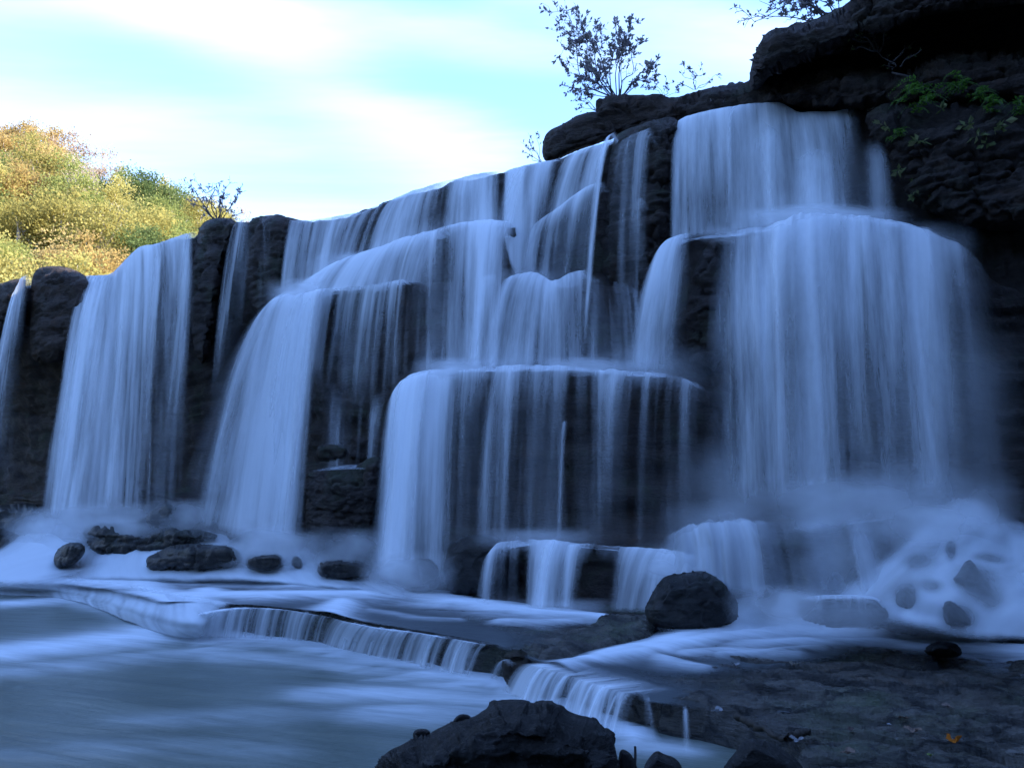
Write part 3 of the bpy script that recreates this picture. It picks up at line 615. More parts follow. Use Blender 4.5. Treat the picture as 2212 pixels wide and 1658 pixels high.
# 5 trickle down the dividing rock
w = fall('narrow trickle down the dark dividing rock beside the right fall', 1400, 800, 1.0, name='trickle', cat='trickle')
sheet(w, [(1400, 312), (1410, 300), (1420, 298)], 1.05, [(1376, 460), (1388, 460), (1404, 460)], 1.2, [[.8, .8, .5], [.8, .5, .2], [.6, .4, .1]], name='strand', fade=(.02, .15, .3, .4), mat='veil_fine')
sheet(w, [(1372, 452), (1388, 440), (1406, 450)], 1.2, [(1362, 640), (1386, 640), (1408, 640)], 1.3, [[.4, .6, .4], [.3, .35, .15], [.1, .15, .05]], name='strand', fade=(.02, .5, .3, .3), mat='veil_fine')

sheet(w, [(1330, 330), (1365, 306), (1400, 292), (1440, 280)], [.95, 1.0, 1.0, .95], [(1290, 780), (1330, 790), (1370, 790), (1420, 760)], [1.9, 1.9, 1.8, 1.6], [[.22, .14, .2, .25], [.16, .1, .16, .2], [.16, .1, .14, .2], [.2, .14, .16, .25]], name='veil', fade=(.1, .1, .2, .2), crest=.1, strk=(10, 2.2), rag=.5)
# 6 right fall: upper drop and lower drop
w = fall('tall right waterfall dropping in two big leaps', 1800, 1130, 3.8)
sheet(w, [(1458, 270), (1480, 252), (1520, 240), (1560, 232), (1610, 224), (1650, 222), (1690, 222), (1724, 240), (1760, 240), (1810, 238), (1852, 233)], .15,
      [(1446, 530), (1476, 525), (1520, 515), (1570, 510), (1625, 505), (1670, 495), (1712, 480), (1750, 478), (1790, 476), (1840, 478), (1888, 482)], 1.35,
      [[.7, .85, .85, .8, .7, .9, .95, .9, .9, .95, .95], [.75, .6, .7, .5, .4, .95, .9, .9, .75, .75, .9], [.7, .5, .55, .38, .3, .9, .7, .95, .7, .6, .85], [.6, .42, .4, .3, .3, .85, .55, .97, .75, .55, .75], [.6, .5, .45, .4, .4, .9, .8, 1, .85, .7, .7]], fade=(0, .03, .03, .05), strk=(6, 1.1), ripple=.06)
sheet(w, [(1616, 275), (1650, 252), (1690, 262), (1712, 290)], .45, [(1600, 505), (1650, 500), (1690, 490), (1735, 480)], 1.45, [[.5, .8, .7, .4], [.7, .5, .4, .7], [.6, .3, .3, .8], [.6, .4, .4, .9]], fade=(.35, .06, .25, .3), ripple=.08)
sheet(w, [(1700, 330), (1740, 312), (1780, 310), (1830, 330)], .7, [(1700, 485), (1740, 480), (1785, 478), (1840, 480)], 1.5, [[.5, .8, .8, .4], [.8, .9, .4, .3], [.9, .9, .4, .3]], fade=(.4, .05, .3, .3), ripple=.06)
sheet(w, [(1576, 244), (1588, 232), (1600, 228)], .4, [(1560, 508), (1575, 508), (1590, 508)], 1.4, [[.5, .8, .4], [.2, .7, .2], [.1, .7, .1], [.1, .5, .1]], name='strand', fade=(.05, .08, .35, .35), mat='veil_fine')
sheet(w, [(1850, 318), (1880, 312), (1905, 316), (1922, 340)], .9, [(1855, 490), (1890, 490), (1925, 495), (1950, 500)], 1.5, [[.45, .5, .45, .3], [.35, .4, .3, .15], [.25, .3, .2, .1]], name='veil', mat='spray', fade=(.35, .15, .3, .35), crest=0.2)
# lower leap: left arm
sheet(w, [(1430, 560), (1450, 532), (1480, 518), (1520, 512)], 1.3, [(1350, 815), (1380, 820), (1430, 825), (1480, 835)], 3.0, [[.7, .95, .95, .8], [.5, .8, .65, .3], [.3, .5, .35, .12], [.25, .35, .25, .1]], fade=(0, .12, .15, .2), ripple=.07)
# lower leap: main curtain
sheet(w, [(1560, 522), (1580, 512), (1640, 504), (1700, 488), (1750, 478), (1820, 476), (1880, 480), (1950, 492), (2020, 515), (2070, 535), (2110, 570)], 1.65,
      [(1522, 1150), (1580, 1145), (1650, 1135), (1710, 1130), (1770, 1125), (1840, 1120), (1920, 1120), (2000, 1120), (2080, 1130), (2150, 1130), (2200, 1120)], [3.9, 3.9, 4.0, 4.1, 4.1, 4.1, 4.1, 4.1, 4.0, 3.7, 3.5],
      [[.8, 1, 1, 1, 1, 1, 1, 1, .9, .75, .5], [.55, .82, .82, .85, .82, .76, .62, .74, .45, .36, .22], [.42, .64, .6, .52, .46, .46, .38, .5, .28, .24, .14], [.38, .56, .54, .36, .3, .32, .26, .32, .18, .16, .09], [.35, .55, .52, .3, .24, .24, .2, .22, .13, .1, .06]], fade=(0, .14, .14, .24), strk=(5, 1.1), ripple=.10, rag=2.4)
sheet(w, [(1640, 512), (1700, 494), (1760, 482), (1830, 480), (1890, 486)], 1.95, [(1600, 1140), (1690, 1130), (1780, 1125), (1860, 1120), (1950, 1120)], 4.3, [[.7, .85, .9, .85, .6], [.5, .6, .55, .5, .3], [.3, .4, .35, .3, .2], [.2, .3, .25, .2, .1]], name='spray', mat='spray', fade=(.04, .12, .2, .25), ripple=.12)
sheet(w, [(1880, 486), (1940, 494), (2010, 514), (2080, 545), (2125, 590)], 1.8, [(1900, 1110), (1980, 1110), (2060, 1115), (2140, 1120), (2220, 1110)], 4.1, [[.8, .9, .7, .55, .35], [.45, .65, .42, .4, .25], [.3, .45, .3, .3, .2], [.2, .3, .2, .2, .15]], name='spray', mat='spray', fade=(.04, .12, .2, .2), ripple=.12)
patch(w, [[(1440, 524, .9), (1520, 510, .9), (1600, 504, .9), (1700, 490, .9), (1760, 472, .9), (1850, 470, .9), (1950, 482, .9), (2040, 512, 1.0)],
          [(1450, 532, 1.4), (1520, 514, 1.5), (1600, 509, 1.65), (1700, 492, 1.7), (1760, 480, 1.75), (1850, 478, 1.75), (1950, 494, 1.7), (2040, 524, 1.6)]], [[.6, .7, .8, 1, 1, 1, .9, .5], [.7, .6, .9, 1, 1, 1, .9, .6]], soft=.06, ripple=.05)

mist(w, 1780, 474, 420, 80, 1.75, .8); mist(w, 1990, 530, 280, 120, 1.9, .22); mist(w, 1560, 1080, 220, 300, 3.6, .25); mist(w, 2080, 900, 320, 500, 3.2, .16); mist(w, 1600, 506, 220, 50, 1.6, .5); mist(w, 1800, 1100, 600, 180, 4.2, .5); mist(w, 1980, 1135, 420, 130, 4.9, .45); mist(w, 2090, 1100, 300, 200, 4.4, .35); mist(w, 1960, 1060, 360, 160, 4.2, .25); mist(w, 1540, 1130, 260, 120, 4.2, .3)
# 7 low shelf fall under the third ledge
w = fall('low curtain of water falling over the shelf above the flat slab', 1250, 1310, 4.8)
sheet(w, [(1060, 1206), (1076, 1188), (1092, 1179), (1130, 1176), (1200, 1173), (1260, 1180), (1340, 1186), (1420, 1192), (1480, 1200), (1530, 1225)], 4.42,
      [(1030, 1300), (1046, 1304), (1070, 1308), (1120, 1312), (1170, 1316), (1230, 1320), (1310, 1322), (1370, 1322), (1440, 1322), (1500, 1318)], 5.1,
      [[.7, .95, .8, .55, .85, .7, .55, .9, .95, .9], [.6, .85, .25, .08, .7, .25, .10, .7, .85, .75], [.4, .7, .12, .05, .65, .18, .06, .5, .8, .75], [.4, .6, .14, .08, .65, .2, .1, .5, .8, .8]], fade=(0, .08, .06, .10), strk=(6, 1.2), tong=.2)
sheet(w, [(1184, 1190), (1200, 1176), (1222, 1176)], 4.5, [(1148, 1316), (1166, 1316), (1190, 1316)], 5.1, [[.6, .9, .6], [.3, .9, .3], [.1, .85, .2]], name='strand', fade=(.02, .08, .3, .3))
sheet(w, [(1222, 1182), (1248, 1182), (1280, 1186)], 4.5, [(1200, 1318), (1225, 1318), (1250, 1318)], 5.1, [[.6, .8, .5], [.5, .7, .3], [.3, .6, .2]], name='strand', fade=(.02, .1, .3, .3))
patch(w, [[(1075, 1178, 3.8), (1180, 1168, 3.8), (1300, 1178, 3.8), (1420, 1186, 3.8), (1500, 1194, 3.8)], [(1085, 1184, 4.5), (1180, 1176, 4.5), (1300, 1186, 4.5), (1420, 1196, 4.5), (1500, 1210, 4.5)]], [[.6, .9, .8, .8, .9], [.8, .9, .7, .9, 1]], soft=.06, ripple=.02)

mist(w, 1440, 1215, 200, 100, 4.8, .5); mist(w, 1180, 1310, 320, 50, 5.2, .4)
# 8 churning water over the rock pile at the foot of the right fall
w = fall('churning white water over the boulder pile below the right fall', 1800, 1300, 5.0, name='cascade', cat='cascade')
sheet(w, [(1436, 1175), (1465, 1155), (1500, 1143), (1550, 1138), (1600, 1128), (1650, 1132), (1700, 1122), (1750, 1132), (1800, 1118), (1860, 1126), (1920, 1116), (1990, 1130), (2060, 1124), (2130, 1140), (2200, 1136), (2260, 1146)], [3.95, 4.1, 4.0, 4.15, 4.0, 4.2, 3.95, 4.1, 3.9, 4.1, 3.95, 4.1, 4.0, 4.1, 4.0, 4.1],
      [(1400, 1300), (1460, 1296), (1520, 1290), (1580, 1298), (1640, 1310), (1700, 1312), (1760, 1306), (1820, 1304), (1880, 1300), (1950, 1300), (2010, 1306), (2080, 1316), (2140, 1330), (2200, 1350), (2280, 1364)], [5.0, 5.2, 5.3, 5.25, 5.4, 5.3, 5.4, 5.2, 5.4, 5.3, 5.4, 5.4, 5.6, 5.8, 6.0],
      [[.5, .85, .9, .85, .75, .35, .2, .25, .12, .15, .12, .12, .15, .25, .3], [.6, .92, .85, .8, .62, .3, .36, .2, .3, .16, .22, .22, .3, .4, .4], [.75, .9, .75, .7, .5, .3, .4, .22, .34, .22, .3, .3, .36, .5, .6], [.85, .9, .8, .75, .6, .5, .55, .45, .5, .4, .45, .4, .5, .6, .7]], fade=(.05, .22, .06, .05), strk=(4, 1.0), ripple=.24, mat='foam', rag=2.2, tong=.1)
patch(w, [[(1690, 1120, 3.3), (1740, 1085, 3.0), (1800, 1060, 2.8), (1880, 1045, 2.7), (1960, 1060, 2.8), (2060, 1070, 2.9), (2130, 1075, 3.0), (2200, 1100, 3.2)],
          [(1670, 1130, 4.0), (1740, 1115, 3.7), (1800, 1105, 3.6), (1880, 1100, 3.5), (1960, 1105, 3.6), (2060, 1100, 3.6), (2130, 1105, 3.7), (2200, 1125, 3.9)],
          [(1670, 1150, 4.4), (1740, 1140, 4.4), (1800, 1135, 4.4), (1880, 1132, 4.4), (1960, 1135, 4.4), (2060, 1140, 4.4), (2130, 1145, 4.5), (2200, 1150, 4.5)]],
      [[.3, .5, .4, .3, .3, .5, .5, .2], [.6, .6, .5, .4, .4, .8, .7, .3], [.8, .6, .5, .5, .5, .8, .8, .5]], name='spray', mat='spray', ripple=.12, soft=.2)
patch(w, [[(1990, 1130, 3.7), (2050, 1095, 3.5), (2100, 1078, 3.4), (2170, 1110, 3.6), (2280, 1150, 4.0)], [(1930, 1180, 4.5), (2020, 1165, 4.6), (2090, 1160, 4.65), (2170, 1185, 4.75), (2300, 1220, 4.8)], [(1850, 1245, 5.1), (1950, 1230, 5.25), (2060, 1235, 5.35), (2180, 1255, 5.5), (2310, 1300, 5.6)], [(1780, 1300, 5.5), (1900, 1305, 5.7), (2050, 1320, 5.9), (2200, 1345, 6.1), (2330, 1370, 6.3)], [(1760, 1345, 5.9), (1900, 1352, 6.1), (2050, 1372, 6.35), (2200, 1392, 6.6), (2340, 1410, 6.8)]],
      [[.3, .6, .7, .6, .4], [.75, .8, .6, .7, .9], [.9, .75, .65, .75, .92], [.85, .75, .75, .85, .95], [.4, .5, .7, .9, .95]], soft=.16, ripple=.10, nf=2.0, ns=.5, noise=.8, nu=150, nv=110, holes=[(2110, 1255, 46, 42, .88), (2140, 1290, 30, 26, .7), (2072, 1330, 40, 30, .88), (1958, 1285, 30, 26, .85), (2012, 1268, 26, 14, .8), (1985, 1215, 34, 18, .75), (2054, 1192, 12, 20, .8), (2140, 1198, 34, 10, .7), (1868, 1236, 26, 26, .7), (2010, 1320, 40, 18, .4)])
patch(w, [[(1400, 1290, .80), (1500, 1280, .85), (1620, 1278, .88), (1740, 1270, .92), (1850, 1268, .92), (1960, 1270, .9), (2100, 1290, .85), (2300, 1330, .7)],
          [(1380, 1330, .62), (1500, 1325, .62), (1620, 1320, .64), (1740, 1320, .66), (1850, 1320, .66), (1960, 1325, .64), (2100, 1345, .6), (2320, 1380, .5)],
          [(1420, 1368, .47), (1500, 1366, .48), (1620, 1360, .48), (1740, 1360, .48), (1850, 1360, .48), (1960, 1368, .46), (2100, 1388, .42), (2340, 1420, .38)],
          [(1400, 1408, .36), (1500, 1404, .36), (1620, 1400, .36), (1740, 1400, .36), (1850, 1400, .36), (1960, 1405, .36), (2100, 1430, .35), (2360, 1460, .32)]],
      [[.3, .6, .7, .6, .4, .4, .4, .5], [.7, .95, .97, .9, .75, .75, .7, .8], [.8, .95, .95, .9, .8, .9, .97, .97], [.4, .5, .4, .3, .2, .3, .6, .8]], mode='z', soft=.14, ripple=.06, nu=140, nv=60, ns=.9, nf=1.8, noise=.7, holes=[(1490, 1272, 90, 32, .97), (1660, 1290, 20, 14, .6), (1735, 1310, 20, 20, .5)])
sheet(w, [(1724, 1302), (1760, 1297), (1800, 1296), (1850, 1297), (1890, 1306), (1910, 1318)], 6.32, [(1720, 1352), (1760, 1358), (1800, 1362), (1850, 1362), (1900, 1360), (1930, 1356)], 6.5, [[.25, .3, .4, .3, .2, .2], [.15, .1, .25, .1, .08, .1], [.15, .08, .2, .08, .1, .15]], name='veil', fade=(0, .05, .15, .15), rag=.3, strk=(9, 1.4), crest=.05, tong=.2)
patch(w, [[(1722, 1300, 5.7), (1745, 1288, 5.7), (1800, 1283, 5.7), (1880, 1284, 5.7), (1910, 1296, 5.7)], [(1722, 1306, 6.15), (1745, 1298, 6.25), (1800, 1294, 6.3), (1880, 1295, 6.25), (1910, 1306, 6.1)]], [[.5, .7, .8, .7, .5], [.3, .5, .5, .5, .3]], soft=.2, ripple=.02)
mist(w, 2060, 1270, 460, 240, 7.3, .25); mist(w, 1700, 1310, 300, 110, 6.6, .4); mist(w, 1880, 1220, 420, 200, 6.4, .28); mist(w, 1830, 1330, 400, 110, 7.1, .2)
# ------------------------------------------------------------------ bedrock shelf, pool, water on the shelf
def ztop(y, x=None):
    z = np.interp(y, [4, 6.5, 8, 10, 14, 25], [.17, .22, .30, .40, .46, .46])
    return z if x is None else z + np.interp(x, [-16, -10.5, -7.5, -5, -4], [-.30, -.25, -.15, -.09, 0])
def at_shelf(px, py, dz=0.0):
    z = np.full(np.broadcast(A(px), A(py)).shape, 0.3)
    for _ in range(12):
        P = at_z(px, py, z); z = ztop(P[..., 1], P[..., 0]) + dz
    return at_z(px, py, z)
EDGE = [(-700, 1263), (-100, 1263), (60, 1264), (150, 1266), (250, 1277), (330, 1296), (385, 1310), (440, 1311), (520, 1311), (620, 1318), (700, 1331), (760, 1346), (860, 1361), (960, 1376), (1050, 1390), (1078, 1398),
        (1096, 1412), (1136, 1422), (1165, 1434), (1250, 1462), (1330, 1488), (1392, 1506), (1400, 1518), (1440, 1524), (1480, 1530), (1530, 1546), (1570, 1556), (1600, 1568), (1660, 1588), (1690, 1610), (1680, 1650), (1640, 1720), (1560, 1900)]
EW = at_shelf(A(EDGE)[:, 0], A(EDGE)[:, 1])[:, :2]
POLY = np.concatenate([EW, [[0.9, 3.2], [0.9, 2.0], [16, 2.0], [22, 8], [22, 26], [-30, 60], [-40, 40]]])
px = np.concatenate([np.linspace(-260, 2480, 600), np.linspace(2490, 3600, 90)]); py = np.concatenate([np.linspace(1180, 1250, 40), np.linspace(1252, 1700, 330), np.linspace(1704, 2150, 60)])
gx, gy = np.meshgrid(px, py)
S = at_shelf(gx, gy)
X, Y = S[..., 0], S[..., 1]
ins = inside(X, Y, POLY); dist, _, _ = segdist(X, Y, POLY)
sd = np.where(ins, dist, -dist) + 0.07 * fbm(X * 1.6, Y * 1.6, 0, 3, 91) + 0.05 * fbm(X * 5, Y * 5, 0, 3, 92)
f = sstep(0.0, 0.16, sd)
relief = 0.06 * fbm(X * 0.9, Y * 1.6, 0, 4, 61) + 0.03 * fbm(X * 3.2, Y * 6, 0, 4, 62)
st_ = (X * 0.35 + Y * 0.9 + 0.5 * fbm(X * .7, Y * .7, 3, 3, 66)) * 1.7          # thin beds that crop out as low risers
relief += 0.03 * ridge(X * 1.3, Y * 2.4, 0, 4, 68) + 0.06 * (.5 - (st_ - np.floor(st_))) * (1 + .8 * vn(X * 1.3, Y * .6, np.floor(st_) * 3.1, 95)) + 0.012 * fbm(X * 9, Y * 13, 0, 4, 63)
relief *= .08 + .92 * sstep(1400, 1560, gx) * sstep(1395, 1440, gy)
bumps = sstep(0.25, 0.55, fbm(X * 1.5, Y * 2.2, 7, 3, 71)) * 0.10 * sstep(1500, 1850, gx) * sstep(1400, 1450, gy) * (1 - sstep(1500, 1560, gy) * sstep(1560, 1600, gy))
relief += sstep(1380, 1500, gx) * sstep(1405, 1450, gy) * (.035 * ridge(X * 3.5, Y * 6, 0, 4, 81) + .03 * np.round(2 * vn(X * 1.6 + 3, Y * 2.6, 0, 83)) / 2)
Z = (ztop(Y, X) + relief + bumps) * f + (1 - f) * (-0.55 + 0.1 * relief)
V = np.stack([X, Y, Z], -1)
terr = mesh_obj('terrain', V.reshape(-1, 3), gridF(*X.shape), M['shelf']); tag(terr, kind='structure')
SHX, SHY = X, Y

# wide ground sheet beneath everything, out to the horizon
gxs = np.concatenate([[-3000, -800, -250], np.linspace(-90, 60, 40), [250, 800, 3000]]); gys = np.concatenate([[-3000, -800, -200], np.linspace(-60, 60, 40), [200, 800, 3000]])
a, b = np.meshgrid(gxs, gys)
gr = mesh_obj('ground', np.stack([a, b, -1.1 + 0.2 * fbm(a * .1, b * .1, 0, 3, 5)], -1).reshape(-1, 3), gridF(len(gys), len(gxs)), M['shelf']); tag(gr, kind='structure')

# ---- pool
def water_mat():
    t = NT('pool_water')
    uv = t.n('ShaderNodeUVMap').outputs[0]
    d = t.n('ShaderNodeAttribute', _attribute_name='dens').outputs['Fac']
    n1 = t.noise(t.vmul(uv, (0.55, 3.2, 1)), 1.0, 5, 0.6, 0.4); n2 = t.noise(t.vmul(uv, (2.0, 11, 1)), 1.0, 4, 0.6, 0.3)
    s = t.math('ADD', t.math('MULTIPLY', t.math('SUBTRACT', n1, 0.5), 0.9), t.math('MULTIPLY', t.math('SUBTRACT', n2, 0.5), 0.5))
    w = t.math('ADD', t.math('MULTIPLY', t.math('MULTIPLY', d, t.math('SUBTRACT', 1.08, d)), 3.0), 0.10)
    a = t.math('ADD', d, t.math('MULTIPLY', s, w), True)
    b = t.n('ShaderNodeBump', Strength=0.35, Distance=0.06, Height=t.math('ADD', n1, t.math('MULTIPLY', n2, 0.3)))
    c = t.mix(t.mapr(n1, .35, .65), (0.088, 0.108, 0.092), (0.120, 0.138, 0.112))
    deep = t.n('ShaderNodeBsdfPrincipled', Base__Color=c, Roughness=0.30, Normal=b.outputs[0]); deep.inputs['IOR'].default_value = 1.33
    fo = t.n('ShaderNodeBsdfDiffuse', Color=(0.66, 0.70, 0.74, 1))
    m = t.n('ShaderNodeMixShader', Fac=a, i1=deep.outputs[0], i2=fo.outputs[0])
    return t.done(m.outputs[0])
M['water'] = water_mat()
def band(px, py, pts, w, soft=1.0, val=1.0):
    """foam lane: pts (px, py), half width w (a number or one per point)"""
    p = A(pts); ww = np.broadcast_to(A(w), (len(p),))
    best = np.zeros(px.shape)
    for i in range(len(p) - 1):
        a, b = p[i], p[i + 1]; v = b - a; sc = 4.0                      # lanes lie flat, so heights count more
        t = np.clip(((px - a[0]) * v[0] + sc**2 * (py - a[1]) * v[1]) / (v[0]**2 + sc**2 * v[1]**2), 0, 1)
        dd = np.hypot((px - a[0] - t * v[0]) / sc, py - a[1] - t * v[1]); wl = ww[i] + (ww[i + 1] - ww[i]) * t
        best = np.maximum(best, val * np.exp(-(dd / wl) ** 2 * 0.9))
    return best
wx = np.unique(np.concatenate([[-2500, -900, -300, -120, -60], np.linspace(-34, 6, 330), [12, 30, 80, 200]]))
wy = np.unique(np.concatenate([[-300, -80, -20, -5, 1, 2.5], np.linspace(3.6, 12, 200), np.linspace(12, 24, 130), [27, 32, 45, 60]]))
a, b = np.meshgrid(wx, wy); Pw = np.stack([a, b, np.zeros_like(a)], -1)
qx, qy = project(Pw); ok = b > 2.0
fm = np.zeros_like(a)
for pts, w, v in [
    ([(-400, 1274), (0, 1268), (120, 1272), (240, 1288), (330, 1322)], [14, 12, 10, 12, 12], 1.0),
    ([(-400, 1312), (0, 1305), (150, 1295), (280, 1310), (380, 1345)], [8, 7, 8, 16, 22], .85),
    ([(-500, 1440), (0, 1412), (150, 1394), (280, 1378), (360, 1364), (430, 1372)], [18, 18, 18, 20, 22, 18], .95),
    ([(-100, 1455), (200, 1428), (420, 1410), (560, 1418)], [16, 16, 14, 10], .35),
    ([(460, 1420), (640, 1424), (800, 1440), (950, 1466)], [12, 16, 18, 16], .42),
    ([(700, 1500), (880, 1502), (1000, 1506), (1100, 1510), (1180, 1524)], [18, 22, 22, 22, 22], .55),
    ([(800, 1545), (1000, 1536), (1140, 1534), (1260, 1562)], [20, 30, 32, 28], .5),
    ([(300, 1560), (600, 1545), (860, 1532)], [16, 20, 20], .2),
    ([(1380, 1610), (1440, 1620), (1480, 1625)], [16, 16, 12], .5),
    ([(0, 1625), (300, 1612), (600, 1622)], [20, 24, 18], .12)]:
    fm = np.maximum(fm, band(qx, qy, pts, w, 1, v))
# foam that boils up under the ledge falls and trails off downstream
ledge_y = np.interp(qx, [380, 412, 505, 605, 705, 785, 850, 925, 1035, 1100, 1190, 1275, 1355, 1420], [1366, 1374, 1382, 1386, 1396, 1418, 1432, 1446, 1468, 1496, 1526, 1560, 1592, 1612])
dl = np.clip(qy - ledge_y, 0, 400); reach = np.interp(qx, [400, 560, 640, 760, 950, 1060, 1180, 1400], [26, 8, 12, 34, 30, 20, 30, 14])
trail = fbm((qx + dl * 2.2) / 120, (qy + qx * .12) / 7, 0, 4, 16)
fm = np.maximum(fm, np.where((qx > 380) & (qx < 1430) & (qy > ledge_y - 25), np.exp(-(dl / (reach * (1 + .9 * trail))) ** 1.3), 0) * sstep(380, 430, qx) * (1 - sstep(1380, 1430, qx)))
fm = np.where(ok, fm, 0)
fm = fm * np.interp(qx, [0, 500, 900], [.88, .76, .86]) * (1 + 0.35 * fbm(qx / 90, qy / 9, 0, 4, 15) * (1.2 - fm))
Pw[..., 2] = 0.02 * fbm(a * 0.7, b * 1.4, 0, 3, 3) * (np.abs(a) < 40) + 0.05 * fm
# streaks run along the flow: out of the ledge, to the left
uvw = np.stack([(a * 0.93 - b * 0.36).ravel(), (a * 0.36 + b * 0.93).ravel()], -1)
pool = mesh_obj('water', Pw.reshape(-1, 3), gridF(*a.shape), M['water'], attrs={'dens': np.clip(fm, 0, .97)}, uv=uvw); tag(pool, kind='structure')

# ---- thin sheet of water running over the shelf
def film_mat():
    t = NT('shelf_film')
    uv = t.n('ShaderNodeUVMap').outputs[0]
    d = t.n('ShaderNodeAttribute', _attribute_name='dens').outputs['Fac']; wet = t.n('ShaderNodeAttribute', _attribute_name='wet').outputs['Fac']
    n1 = t.noise(t.vmul(uv, (0.8, 3.4, 1)), 1.0, 5, 0.6, 0.5); n2 = t.noise(t.vmul(uv, (3, 13, 1)), 1.0, 4, 0.6, 0.3)
    s = t.math('ADD', t.math('MULTIPLY', t.math('SUBTRACT', n1, 0.5), 1.1), t.math('MULTIPLY', t.math('SUBTRACT', n2, 0.5), 0.5))
    a = t.math('ADD', d, t.math('MULTIPLY', s, t.math('MULTIPLY', t.math('MULTIPLY', d, t.math('SUBTRACT', 1.08, d)), 3.4)), True)
    b = t.n('ShaderNodeBump', Strength=0.4, Distance=0.05, Height=t.math('ADD', n1, t.math('MULTIPLY', n2, 0.3)))
    deep = t.n('ShaderNodeBsdfPrincipled', Base__Color=(0.085, 0.095, 0.10, 1), Roughness=0.45, Normal=b.outputs[0]); deep.inputs['IOR'].default_value = 1.2
    tr = t.n('ShaderNodeBsdfTransparent')
    fo = t.n('ShaderNodeBsdfDiffuse', Color=(0.66, 0.70, 0.74, 1))
    m0 = t.n('ShaderNodeMixShader', Fac=t.math('MULTIPLY', wet, 0.85), i1=tr.outputs[0], i2=deep.outputs[0])
    m = t.n('ShaderNodeMixShader', Fac=a, i1=m0.outputs[0], i2=fo.outputs[0])
    return t.done(m.outputs[0])
M['film'] = film_mat()
px2 = np.linspace(-260, 2900, 620); py2 = np.linspace(1196, 1560, 260)
gx, gy = np.meshgrid(px2, py2)
S2 = at_shelf(gx, gy, 0.06)
fm = np.zeros_like(gx)
for pts, w, v in [
    ([(-400, 1245), (0, 1245), (140, 1250), (260, 1262)], [16, 16, 18, 16], 1.0),
    ([(240, 1240), (300, 1262), (360, 1300), (430, 1330)], [12, 16, 18, 16], .95),
    ([(300, 1244), (420, 1252), (540, 1256), (700, 1262), (860, 1276)], [14, 12, 12, 12, 12], .92),
    ([(380, 1290), (460, 1286), (600, 1284), (740, 1284), (880, 1284), (1000, 1292)], [14, 10, 9, 11, 13, 12], .95),
    ([(430, 1330), (400, 1310), (450, 1280)], [16, 18, 12], .95),
    ([(840, 1280), (960, 1294), (1080, 1312), (1200, 1326), (1300, 1334)], [12, 15, 15, 12, 8], 1.0),
    ([(740, 1300), (720, 1320), (700, 1336), (740, 1350)], [10, 12, 14, 12], .9),
    ([(1080, 1340), (1170, 1344), (1250, 1338)], [6, 8, 6], .6),
    ([(800, 1316), (900, 1330), (990, 1334)], [4, 4, 4], .35),
    ([(1590, 1310), (1700, 1320), (1650, 1345), (1560, 1360)], [18, 20, 20, 16], 1.0),
    ([(1680, 1300), (1560, 1345), (1480, 1375), (1400, 1398), (1300, 1418)], [16, 20, 16, 13, 10], 1.0),
    ([(1900, 1370), (1750, 1360), (1620, 1362), (1480, 1385), (1380, 1412), (1260, 1428)], [10, 16, 18, 12, 11, 8], .95),
    ([(1560, 1412), (1680, 1404), (1780, 1398)], [5, 6, 5], .6),
    ([(1380, 1400), (1450, 1430), (1520, 1440)], [8, 8, 5], .6),
    ([(1240, 1432), (1200, 1440), (1160, 1446)], [10, 10, 10], .8),
    ([(3000, 1520), (2700, 1475), (2450, 1440), (2250, 1410), (2120, 1388), (2010, 1366), (1920, 1344)], [34, 30, 28, 24, 18, 16, 14], 1.0),
    ([(1600, 1392), (1750, 1384), (1900, 1384), (2000, 1396)], [12, 14, 12, 8], .6),
    ([(1480, 1408), (1600, 1402), (1720, 1410)], [8, 10, 6], .5),
    ([(2300, 1380), (2200, 1340), (2120, 1330)], [26, 24, 20], .8)]:
    fm = np.maximum(fm, band(gx, gy, pts, w, 1, v))
wet = np.maximum(fm, 0.0)
wet = np.maximum(wet, band(gx, gy, [(430, 1308), (520, 1310), (620, 1314), (700, 1326), (760, 1341), (860, 1357), (960, 1371), (1050, 1386)], 20, 1, 1))
wet = np.maximum(wet, band(gx, gy, [(1150, 1430), (1250, 1456), (1330, 1480), (1392, 1500)], 22, 1, 1))
for pts, w, v in [([(430, 1300), (700, 1316), (900, 1345), (1050, 1372)], [30, 30, 32, 20], 1), ([(1160, 1430), (1280, 1460), (1390, 1490)], [18, 34, 26], 1), ([(1300, 1420), (1450, 1440), (1600, 1425), (1800, 1405)], [20, 18, 14, 10], .8)]:
    wet = np.maximum(wet, band(gx, gy, pts, w, 1, v))
ins2 = inside(S2[..., 0], S2[..., 1], POLY); d2, _, _ = segdist(S2[..., 0], S2[..., 1], POLY)
e = np.where(gx < 490, sstep(-.30, -.12, np.where(ins2, d2, -d2)), sstep(-0.10, 0.0, np.where(ins2, d2, -d2)))
fm = np.clip(fm * (1 + 0.35 * fbm(gx / 110, gy / 8, 0, 4, 19) * (1.2 - fm)), 0, .97)
S2[..., 2] += 0.025 * fbm(S2[..., 0] * 1.2, S2[..., 1] * 2.0, 2, 3, 33) + 0.07 * fm - 0.02
Fq = gridF(*gx.shape); keep = ((wet * e).ravel()[Fq] > 0.02).any(1)
film = mesh_obj('shelf_water', S2.reshape(-1, 3), Fq[keep], M['film'], attrs={'dens': fm * e, 'wet': np.clip(wet * 1.3, 0, 1) * e}, uv=np.stack([(S2[..., 0] * .86 - S2[..., 1] * .5).ravel(), (S2[..., 0] * .5 + S2[..., 1] * .86).ravel()], -1))
tag(film, kind='structure')

